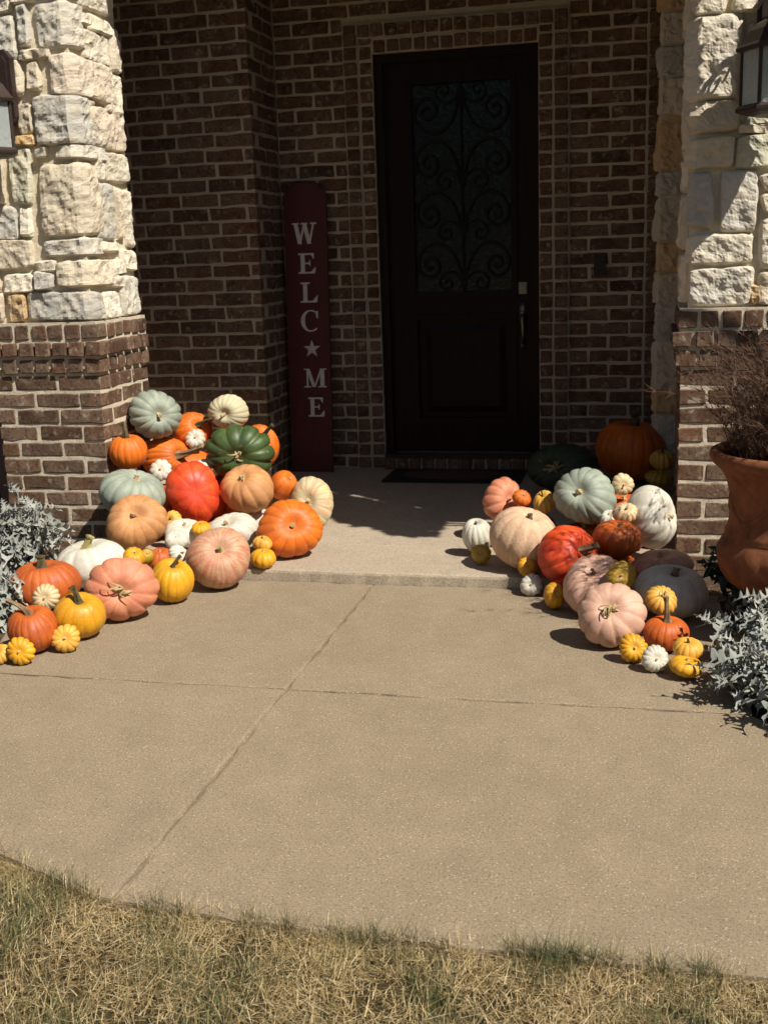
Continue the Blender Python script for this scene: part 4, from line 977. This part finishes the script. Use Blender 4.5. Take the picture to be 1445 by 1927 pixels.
# pumpkins inside the piles that carry the upper ones
for (x, y, z, r, hh, col, lab, grp) in [
    (-2.42, 5.42, ZP, 0.17, 0.115, 'rust', 'deep orange pumpkin buried under the sideways orange one', GL), (-2.08, 5.50, ZP, 0.16, 0.115, 'orange', 'orange pumpkin buried under the dark green one', GL),
    (-2.40, 5.58, 0.27, 0.13, 0.08, 'orange', 'orange pumpkin buried under the crowning grey-green one', GL), (-2.20, 5.74, ZP, 0.15, 0.12, 'rust', 'deep orange pumpkin on the slab behind the dark green one', GL),
    (-2.22, 5.70, 0.28, 0.12, 0.11, 'orange', 'orange pumpkin buried under the cream one', GL), (-2.46, 5.13, ZP, 0.14, 0.10, 'rust', 'deep orange pumpkin wedged against the plinth under a grey-green one', GL),
    (-2.17, 5.13, ZP, 0.11, 0.05, 'rust', 'flat orange pumpkin buried under the bright red one', GL), (-1.93, 5.33, ZP, 0.12, 0.06, 'white', 'flat white pumpkin buried under the tan straw-stemmed one', GL),
    (-0.30, 5.09, ZP, 0.13, 0.07, 'rust', 'orange pumpkin buried under the grey-green one by the right pier', GR), (-0.12, 5.16, ZP, 0.14, 0.13, 'rust', 'deep orange pumpkin buried behind the big white one', GR),
    (-0.56, 5.20, ZP, 0.13, 0.085, 'rust', 'orange pumpkin buried behind the big beige warty one', GR), (-0.16, 4.80, ZP, 0.10, 0.04, 'rust', 'flat orange pumpkin buried under the rusty one', GR)]:
    c = RW.T @ (np.array([x, y, z + hh]) - CP); px, py = CX + F * c[0] / c[2], CY + F * c[1] / c[2]
    pumpkin('pumpkin', px, py, r * F / c[2], hh * F / c[2] * 1.0, y, col, UP, hh / r, 14, 0.06, C_, lab, grp)

# ------------------------------------------------------------------ urn with dry plant
UX, UY = 0.50, 4.20
urn = empty('terracotta_urn', (UX, UY, -0.02)); tag(urn, 'large terracotta urn holding a dry brown plant', 'urn')
def gad(r, z, a):
    k = 1.0
    if 0.20 < z < 0.40:
        k += 0.035 * abs(math.sin(a * 9)) * math.sin((z - 0.20) / 0.20 * math.pi)
    return r * k
m = MB()
prof = [(0.15, 0.0), (0.16, 0.02), (0.15, 0.045), (0.11, 0.075), (0.085, 0.11), (0.09, 0.14), (0.13, 0.165), (0.185, 0.19), (0.225, 0.225), (0.25, 0.265), (0.262, 0.31), (0.262, 0.345), (0.248, 0.38), (0.236, 0.395), (0.242, 0.408), (0.236, 0.42), (0.228, 0.45), (0.226, 0.50), (0.230, 0.55), (0.242, 0.60), (0.262, 0.635), (0.285, 0.655), (0.298, 0.668), (0.303, 0.685), (0.298, 0.702), (0.285, 0.708), (0.268, 0.700), (0.255, 0.67), (0.25, 0.62)]
m.lathe(prof, k=108, fn=gad); m.build('bowl', M_TERRA, urn, True)
m = MB(); m.lathe([(0.252, 0.645), (0.15, 0.65), (0.001, 0.655)], k=32); m.build('potting_soil', M_SOIL, urn)
m = MB()
for i in range(6):
    a0 = math.radians(215 - 30) + i * math.pi / 3
    pts = []
    for q in [j / 14 for j in range(15)]:
        a = a0 + q * math.pi / 3; z = 0.55 - 0.09 * math.sin(math.pi * q); r = 0.222
        pts.append((r * math.cos(a), r * math.sin(a), z))
    m.tube(pts, 0.011, 7)
m.build('garland_relief', M_TERRA, urn, True)
t = NT('dry_foliage'); n1 = t.noise(t.coord('Object'), 25, 3)
M_DRY = t.out(t.ramp(n1, [(0.35, (0.050, 0.025, 0.015)), (0.65, (0.14, 0.072, 0.040))]), 0.85)
dp = empty('dry_plant', (UX, UY, 0.62)); tag(dp, 'brown dried feathery plant growing in the urn', 'plant')
rng = random.Random(5); V = []; Fc = []
def ribbon(V, Fc, p, d, L, w, curl, n=5, sag=0.0):
    p = Vector(p); d = Vector(d).normalized(); ax = Vector((rng.uniform(-1, 1), rng.uniform(-1, 1), rng.uniform(-1, 1))).normalized()
    side = d.cross(Vector((rng.uniform(-1, 1), rng.uniform(-1, 1), rng.uniform(-1, 1)))).normalized()
    b = len(V); pts = []
    for i in range(n + 1):
        ww = w * (1 - 0.8 * i / n); V.append(tuple(p + side * ww)); V.append(tuple(p - side * ww)); pts.append((p.copy(), d.copy()))
        p = p + d * L / n; d = (d + ax.cross(d) * curl + Vector((0, 0, -sag))).normalized()
    Fc += [(b + 2 * i, b + 2 * i + 1, b + 2 * i + 3, b + 2 * i + 2) for i in range(n)]
    return pts
for s in range(420):
    a = rng.uniform(0, 6.28); r = rng.uniform(0, 0.24); tl = rng.uniform(0.0, 0.38)
    d = (math.cos(a) * tl * (0.3 + r * 3), math.sin(a) * tl * (0.3 + r * 3), 1)
    pts = ribbon(V, Fc, (r * math.cos(a), r * math.sin(a), 0.02), d, rng.uniform(0.22, 0.50), 0.0022, 0.16, 7, 0.03)
    for (p, dd) in pts[1:]:
        for q in range(8):
            e = (dd + Vector((rng.uniform(-1, 1), rng.uniform(-1, 1), rng.uniform(-0.4, 0.8))) * 0.9)
            ribbon(V, Fc, p, e, rng.uniform(0.03, 0.085), 0.0011, 0.4, 3, 0.05)
o = link('foliage', mesh('foliage', V, Fc), M_DRY, dp); o['kind'] = 'stuff'

# ------------------------------------------------------------------ dusty miller and leafy shrub
def leaf_mesh(seed, L=0.09, Wd=0.05, lobes=3.4, curl=0.35, cut=0.62):
    rng = random.Random(seed); n = 28; V = []; Fc = []
    ph = rng.uniform(0.2, 0.6); tw = rng.uniform(-1.0, 1.0)
    for i in range(n + 1):
        q = i / n
        w = 0.5 * Wd * max(0.06, math.sin(math.pi * min(1, q ** 0.75 * 0.98 + 0.02)) ** 0.7) * max(0.16, 1 - cut + cut * math.cos(2 * math.pi * lobes * (q + ph)))
        if q < 0.22: w = 0.004 + w * (q / 0.22) ** 2
        z = -curl * L * q * q + 0.10 * L * math.sin(3 * q + ph)
        sk = 0.45 * w
        zz = 0.55 * w * (1 + rng.uniform(-0.7, 0.9))
        x = L * q
        c_, s_ = math.cos(tw * q), math.sin(tw * q)
        for yy, zo in ((-w, zz), (0, 0), (w, zz)):
            V.append((x + (sk if yy else 0), yy * c_ - zo * s_, z + yy * s_ + zo * c_))
    for i in range(n):
        for k in (0, 1): Fc.append((3 * i + k, 3 * i + k + 1, 3 * i + k + 4, 3 * i + k + 3))
    return mesh('leaf', V, Fc, True)
def mat_leaf(name, c0, c1, rough=0.7, trans=0.15):
    t = NT(name); oi = t.n('ShaderNodeObjectInfo'); n1 = t.noise(t.coord('Object'), 60, 4)
    c = t.mix(oi.outputs['Random'], c0, c1); c = t.mix(t.math('MULTIPLY', n1, 0.4), c, tuple(x * 0.75 for x in c0))
    m = t.out(c, rough, t.bump(n1, 0.3, 0.003), Specular_IOR_Level=0.3)
    t.b.inputs['Sheen Weight'].default_value = 0.15
    return m
M_SILV = mat_leaf('silver_felt_leaf', (0.20, 0.215, 0.19), (0.38, 0.395, 0.35))
M_SILVST = mat_simple('silver_stem', (0.24, 0.25, 0.21), 0.8)
M_GLEAF = mat_leaf('dull_green_leaf', (0.035, 0.052, 0.028), (0.085, 0.105, 0.065), 0.5)
LM = [leaf_mesh(i, 0.100 + 0.022 * (i % 3), 0.072 + 0.010 * (i % 2), 3.6 + 0.5 * (i % 3), 0.25 + 0.25 * (i % 3)) for i in range(6)]
for me in LM: me.materials.append(M_SILV)
GM = [leaf_mesh(40 + i, 0.06 + 0.01 * i, 0.04, 0.2, 0.3, 0.08) for i in range(3)]
for me in GM: me.materials.append(M_GLEAF)
def bush(name, x, y, hgt, spread, stems, label, meshes, stem_mat, seed, cat, group=None, lean=(0, 0), lscale=0.82, per=10):
    rng = random.Random(seed); root = empty(name, (x, y, -0.02)); tag(root, label, cat, group)
    mb = MB(); cnt = 0
    for s in range(stems):
        a = 2 * math.pi * s / stems + rng.uniform(-0.4, 0.4); rr = spread * rng.uniform(0.15, 1.0)
        top = Vector((rr * math.cos(a) + lean[0], rr * math.sin(a) + lean[1], hgt * rng.uniform(0.55, 1.05) * (1 - 0.35 * (rr / spread) ** 2)))
        pts = [Vector((0.03 * math.cos(a), 0.03 * math.sin(a), 0)).lerp(top, q) + Vector((0, 0, 0.25 * hgt * math.sin(math.pi * q) * (rr / spread))) for q in [i / 6 for i in range(7)]]
        mb.tube(pts, [0.0045 * (1 - 0.5 * i / 6) for i in range(7)], 5)
        for k in range(per):
            q = 0.18 + 0.82 * (k + rng.uniform(0, .6)) / per; q = min(q, 1.0)
            i0 = min(5, int(q * 6)); p = pts[i0].lerp(pts[i0 + 1], q * 6 - i0)
            az = k * 2.4 + rng.uniform(-0.5, 0.5); el = rng.uniform(-0.55, 0.75) + (0.5 if q > 0.9 else 0)
            sc = lscale * (1.15 - 0.45 * q) * rng.uniform(0.75, 1.25)
            o = bpy.data.objects.new('leaf', meshes[rng.randrange(len(meshes))]); COL.objects.link(o); o.parent = root
            o.location = p; o.rotation_euler = (rng.uniform(-0.6, 0.6), -el, az); o.scale = (sc, sc, sc)
            cnt += 1
    mb.build('stems', stem_mat, root)
    return root
DG = 'silver dusty miller plants'
bush('dusty_miller', 0.42, 3.86, 0.27, 0.20, 19, 'silver dusty miller beneath the rim of the urn, behind stacked yellow minis', LM, M_SILVST, 1, 'plant', DG, (-0.03, -0.02))
bush('dusty_miller', 0.36, 3.58, 0.21, 0.17, 18, 'silver dusty miller sprawling onto the walk at the end of the bed', LM, M_SILVST, 2, 'plant', DG, (-0.03, -0.04))
bush('dusty_miller', 0.50, 3.33, 0.20, 0.18, 16, 'silver dusty miller farthest from the pumpkins along the bed', LM, M_SILVST, 3, 'plant', DG)
bush('dusty_miller', -2.72, 4.42, 0.48, 0.19, 26, 'tall silver dusty miller in front of the left brick plinth', LM, M_SILVST, 4, 'plant', DG, (0.0, 0.02), 0.85)
bush('dusty_miller', -2.62, 3.95, 0.26, 0.15, 20, 'low silver dusty miller beside the deep orange pumpkins', LM, M_SILVST, 5, 'plant', DG, (0, 0), 0.8)
bush('leafy_shrub', 0.33, 4.62, 0.26, 0.14, 16, 'small dull green shrub between brick plinth and urn', GM, M_GLEAF, 7, 'shrub', None, (0, 0), 0.8, 10)
bush('leafy_shrub', 0.36, 4.12, 0.20, 0.13, 14, 'small dull green shrub under the urn beside the shaded white pumpkin', GM, M_GLEAF, 8, 'shrub', None, (0, 0), 0.8, 10)

# ------------------------------------------------------------------ lawn grass
def edge_y(x):
    xs = [-6.0, -4.0, -2.6, -2.0, -1.56, -1.24, -1.175, -0.85, -0.54, 0.24, 1.5, 4.0]; ys = [3.9, 3.3, 2.80, 2.52, 2.275, 2.14, 2.125, 2.10, 2.087, 2.088, 2.10, 2.2]
    return np.interp(x, xs, ys)
def grass(name, count, seed, kind):
    rg = np.random.default_rng(seed)
    x = rg.uniform(-2.3, 1.1, count); dep = rg.uniform(0, 1, count) ** 1.5 * 1.0; ed = rg.uniform(0, 1, count) < 0.10; dep[ed] = np.abs(rg.normal(0, 0.028, ed.sum())) - 0.016
    y = edge_y(x) - 0.004 - dep
    if kind == 'flat': y += 0.01
    # clumps
    cl = np.array([mnoise.noise(Vector((a * 5.5, b * 5.5, seed))) for a, b in zip(x, y)])
    cl2 = np.array([mnoise.noise(Vector((a * 16, b * 16, seed + 9))) for a, b in zip(x, y)])
    keep = rg.uniform(0, 1, count) < (np.clip(0.42 + 1.0 * cl + 0.8 * cl2, 0.05, 1) if kind == 'up' else np.clip(0.55 - 0.7 * cl - 0.6 * cl2, .08, 1))
    x, y, cl, cl2 = x[keep], y[keep], cl[keep], cl2[keep]; n = len(x)
    az = rg.uniform(0, 2 * np.pi, n)
    near = np.exp(-(edge_y(x) - y) / 0.04)
    if kind == 'up':
        L = rg.uniform(0.012, 0.055, n) * (1 + 0.45 * near * np.clip(cl2 + .5, 0, 1)) * (1 + 0.5 * np.clip(cl, -.5, .6)); tilt = np.abs(rg.normal(0.30, 0.38, n)); bend = rg.normal(0.3, 0.45, n); wd = rg.uniform(0.0004, 0.0010, n)
        green = np.clip(0.45 + 0.70 * cl + 0.12 * near + rg.normal(0, 0.28, n), 0, 1)
    else:
        L = rg.uniform(0.015, 0.06, n); tilt = rg.uniform(1.15, 1.62, n); bend = rg.normal(0.1, 0.35, n); wd = rg.uniform(0.0004, 0.0010, n)
        green = np.clip(rg.normal(0.05, 0.12, n), 0, 1)
    z0 = np.where(y > edge_y(x) - 0.006, -0.012, -0.033 + (rg.uniform(0, 0.022, n) if kind == 'flat' else 0))
    P = np.stack([x, y, np.zeros(n) + z0], 1)
    side = np.stack([-np.sin(az + 0.6), np.cos(az + 0.6), np.zeros(n)], 1)
    segs = 3; rows = []
    for i in range(segs + 1):
        th = tilt + bend * i / segs
        if i:
            d = np.stack([np.cos(az) * np.sin(th), np.sin(az) * np.sin(th), np.cos(th)], 1); P = P + d * (L / segs)[:, None]
            P[:, 2] = np.maximum(P[:, 2], -0.03)
        ww = wd * (1 - 0.85 * (i / segs) ** 1.5)
        rows.append(P + side * ww[:, None]); rows.append(P - side * ww[:, None])
    V = np.stack(rows, 1).reshape(-1, 3); k = 2 * (segs + 1)
    base = (np.arange(n) * k)[:, None]
    quads = np.concatenate([base + np.array([2 * i, 2 * i + 1, 2 * i + 3, 2 * i + 2]) for i in range(segs)], 0)
    me = bpy.data.meshes.new(name)
    me.vertices.add(len(V)); me.vertices.foreach_set('co', V.ravel())
    me.loops.add(quads.size); me.loops.foreach_set('vertex_index', quads.ravel().astype(np.int32))
    me.polygons.add(len(quads)); me.polygons.foreach_set('loop_start', np.arange(0, quads.size, 4, dtype=np.int32))
    me.update(); me.validate()
    a = me.attributes.new('green', 'FLOAT', 'POINT'); a.data.foreach_set('value', np.repeat(green, k).astype(np.float32))
    b = me.attributes.new('vary', 'FLOAT', 'POINT'); b.data.foreach_set('value', np.repeat(rg.uniform(0, 1, n), k).astype(np.float32))
    return me
t = NT('bermuda_grass'); ga = t.n('ShaderNodeAttribute', attribute_name='green').outputs['Fac']; va = t.n('ShaderNodeAttribute', attribute_name='vary').outputs['Fac']
straw = t.ramp(va, [(0.0, (0.13, 0.08, 0.034)), (0.5, (0.40, 0.29, 0.13)), (1.0, (0.66, 0.54, 0.32))])
grn = t.ramp(va, [(0.0, (0.055, 0.066, 0.024)), (1.0, (0.17, 0.175, 0.075))])
M_GRASS = t.out(t.mix(t.ramp(ga, [(0.35, 0), (0.62, 1)]), straw, grn), 0.65, None, Specular_IOR_Level=0.25)
lg = link('lawn_grass', grass('lawn_grass', 120000, 3, 'up'), M_GRASS); tag(lg, 'patchy green and straw coloured lawn grass at the edge of the walk', 'grass', kind='stuff')
lt = link('lawn_thatch', grass('lawn_thatch', 110000, 8, 'flat'), M_GRASS); tag(lt, 'flattened dry straw lying between the grass blades', 'dry grass', kind='stuff')
# bits of straw blown onto the walk
rng = random.Random(21); V = []; Fc = []
for i in range(60):
    x, y = rng.uniform(-2.2, 0.25), rng.uniform(2.15, 4.4)
    if i < 26: y = gy + rng.uniform(-0.012, 0.012)
    a = rng.uniform(0, 6.28)
    ribbon(V, Fc, (x, y, 0.0035), (math.cos(a), math.sin(a), 0.05), rng.uniform(0.010, 0.035), 0.0008, 0.15, 4, 0.01)
V = [(x, y, max(z, 0.0022)) for x, y, z in V]
me = mesh('straw_bits', V, Fc)
for nm, vv in (('green', 0.0), ('vary', 0.7)):
    at = me.attributes.new(nm, 'FLOAT', 'POINT'); at.data.foreach_set('value', [vv] * len(V))
tag(link('straw_bits', me, M_GRASS), 'loose bits of straw scattered over the concrete walk', 'straw', kind='stuff')
print('bricks', NB[0], 'objects', len(bpy.data.objects))

# ------------------------------------------------------------------ trees added out of view: sky block across the street (seen in the door glass), shade beside the urn
def crown_mesh(seed, blobs, count, size):
    rg = np.random.default_rng(seed); V = []; Fc = []
    wts = np.array([b[3] ** 3 for b in blobs]); wts = wts / wts.sum()
    pick = rg.choice(len(blobs), count, p=wts)
    for i in range(count):
        bx, by, bz, br = blobs[pick[i]]
        d = rg.normal(0, 1, 3); d /= np.linalg.norm(d); p = np.array([bx, by, bz]) + d * br * rg.uniform(0.35, 1.0) ** 0.5 * np.array([1, 1, 0.85])
        u = rg.normal(0, 1, 3); u /= np.linalg.norm(u); v = np.cross(u, rg.normal(0, 1, 3)); v /= np.linalg.norm(v)
        sz = size * rg.uniform(0.6, 1.3); b = len(V)
        V += [tuple(p - u * sz), tuple(p + v * sz * 0.45), tuple(p + u * sz), tuple(p - v * sz * 0.45)]; Fc.append((b, b + 1, b + 2, b + 3))
    return mesh('crown', V, Fc)
M_BARK = mat_simple('bark', (0.10, 0.075, 0.055), 0.9, 20, 0.4, 0.8, 0, 0.2, 0.02)
M_TLEAF = mat_leaf('tree_leaf', (0.035, 0.060, 0.016), (0.055, 0.085, 0.024), 0.6)
def tree(name, x, y, trunk, blobs, count, size, label, seed, cat='tree', group=None):
    root = empty(name, (x, y, -0.03)); tag(root, label, cat, group)
    mb = MB()
    for pts, r in trunk: mb.tube(pts, r, 8)
    mb.build('trunk', M_BARK, root, True)
    link('crown', crown_mesh(seed, blobs, count, size), M_TLEAF, root)
rng = random.Random(77)
for i in range(9):  # unseen row added to cut the low sky light reaching the porch
    x = -17 + i * 4.2 + rng.uniform(-.8, .8); y = -15 + rng.uniform(-2, 2); hh = rng.uniform(8.5, 11)
    bl = [(rng.uniform(-1.9, 1.9), rng.uniform(-1.2, 1.2), hh * rng.uniform(0.25, 0.9), rng.uniform(1.2, 1.9)) for _ in range(9)]
    tree('sky_block_tree', x, y, [([(0, 0, 0), (0.1, 0, hh * .3), (0, 0.1, hh * .75)], [0.24, 0.17, 0.06])], bl, 2600, 0.24, 'unseen leafy tree added across the street to block low sky', 100 + i, 'tree', 'unseen trees added across the street to block sky')
rg = np.random.default_rng(4); V = []; Fc = []; nlf = 0
while nlf < 7500:            # unseen leafy limb above the picture, leaf mass shaped to shade the porch floor
    x, y, z = rg.uniform(-0.52, 0.95), rg.uniform(3.95, 5.02), rg.uniform(2.58, 3.0)
    xe, ye = x - (z - 2.75) * 0.74, y + (z - 2.75) * 0.46      # where this leaf's shadow would leave the level of the limb
    lo = 4.37 + (0.40 - xe) * 0.71 if xe < 0.84 else 4.06
    lo += 0.020 * math.sin(xe * 23) + 0.015 * math.sin(xe * 57)
    if ye < lo or ye > 5.10 - 0.62 * (xe - 0.12) or ye > 5.12 or y > 5.04 or xe > 0.98: continue
    u = rg.normal(0, 1, 3); u[2] *= 0.4; u /= np.linalg.norm(u); v = np.cross(u, rg.normal(0, 1, 3)); v /= np.linalg.norm(v)
    sz = rg.uniform(0.024, 0.045); b = len(V); p = np.array([x - 1.55, y - 4.25, z + 0.03])
    V += [tuple(p - u * sz), tuple(p + v * sz * 0.45), tuple(p + u * sz), tuple(p - v * sz * 0.45)]; Fc.append((b, b + 1, b + 2, b + 3)); nlf += 1
root = empty('shade_tree', (1.55, 4.25, -0.03)); tag(root, 'slender unseen tree, its leafy limb shaped to shade the porch floor', 'tree')
mb = MB(); mb.tube([(0.25, 0.3, 0), (0.22, 0.3, 1.2), (0.1, 0.2, 2.2), (-0.2, 0.1, 2.75)], [0.05, 0.04, 0.032, 0.022], 8)
for e in ((-0.9, 0.15, 2.8), (-1.6, 0.45, 2.82), (-2.0, 0.6, 2.8), (-1.1, 0.05, 2.72)): mb.tube([(-0.2, 0.1, 2.75), ((e[0] - .2) / 2, e[1] * .6, 2.85), e], [0.018, 0.012, 0.004], 6)
mb.build('trunk', M_BARK, root, True)
link('crown', mesh('crown', V, Fc), M_TLEAF, root)
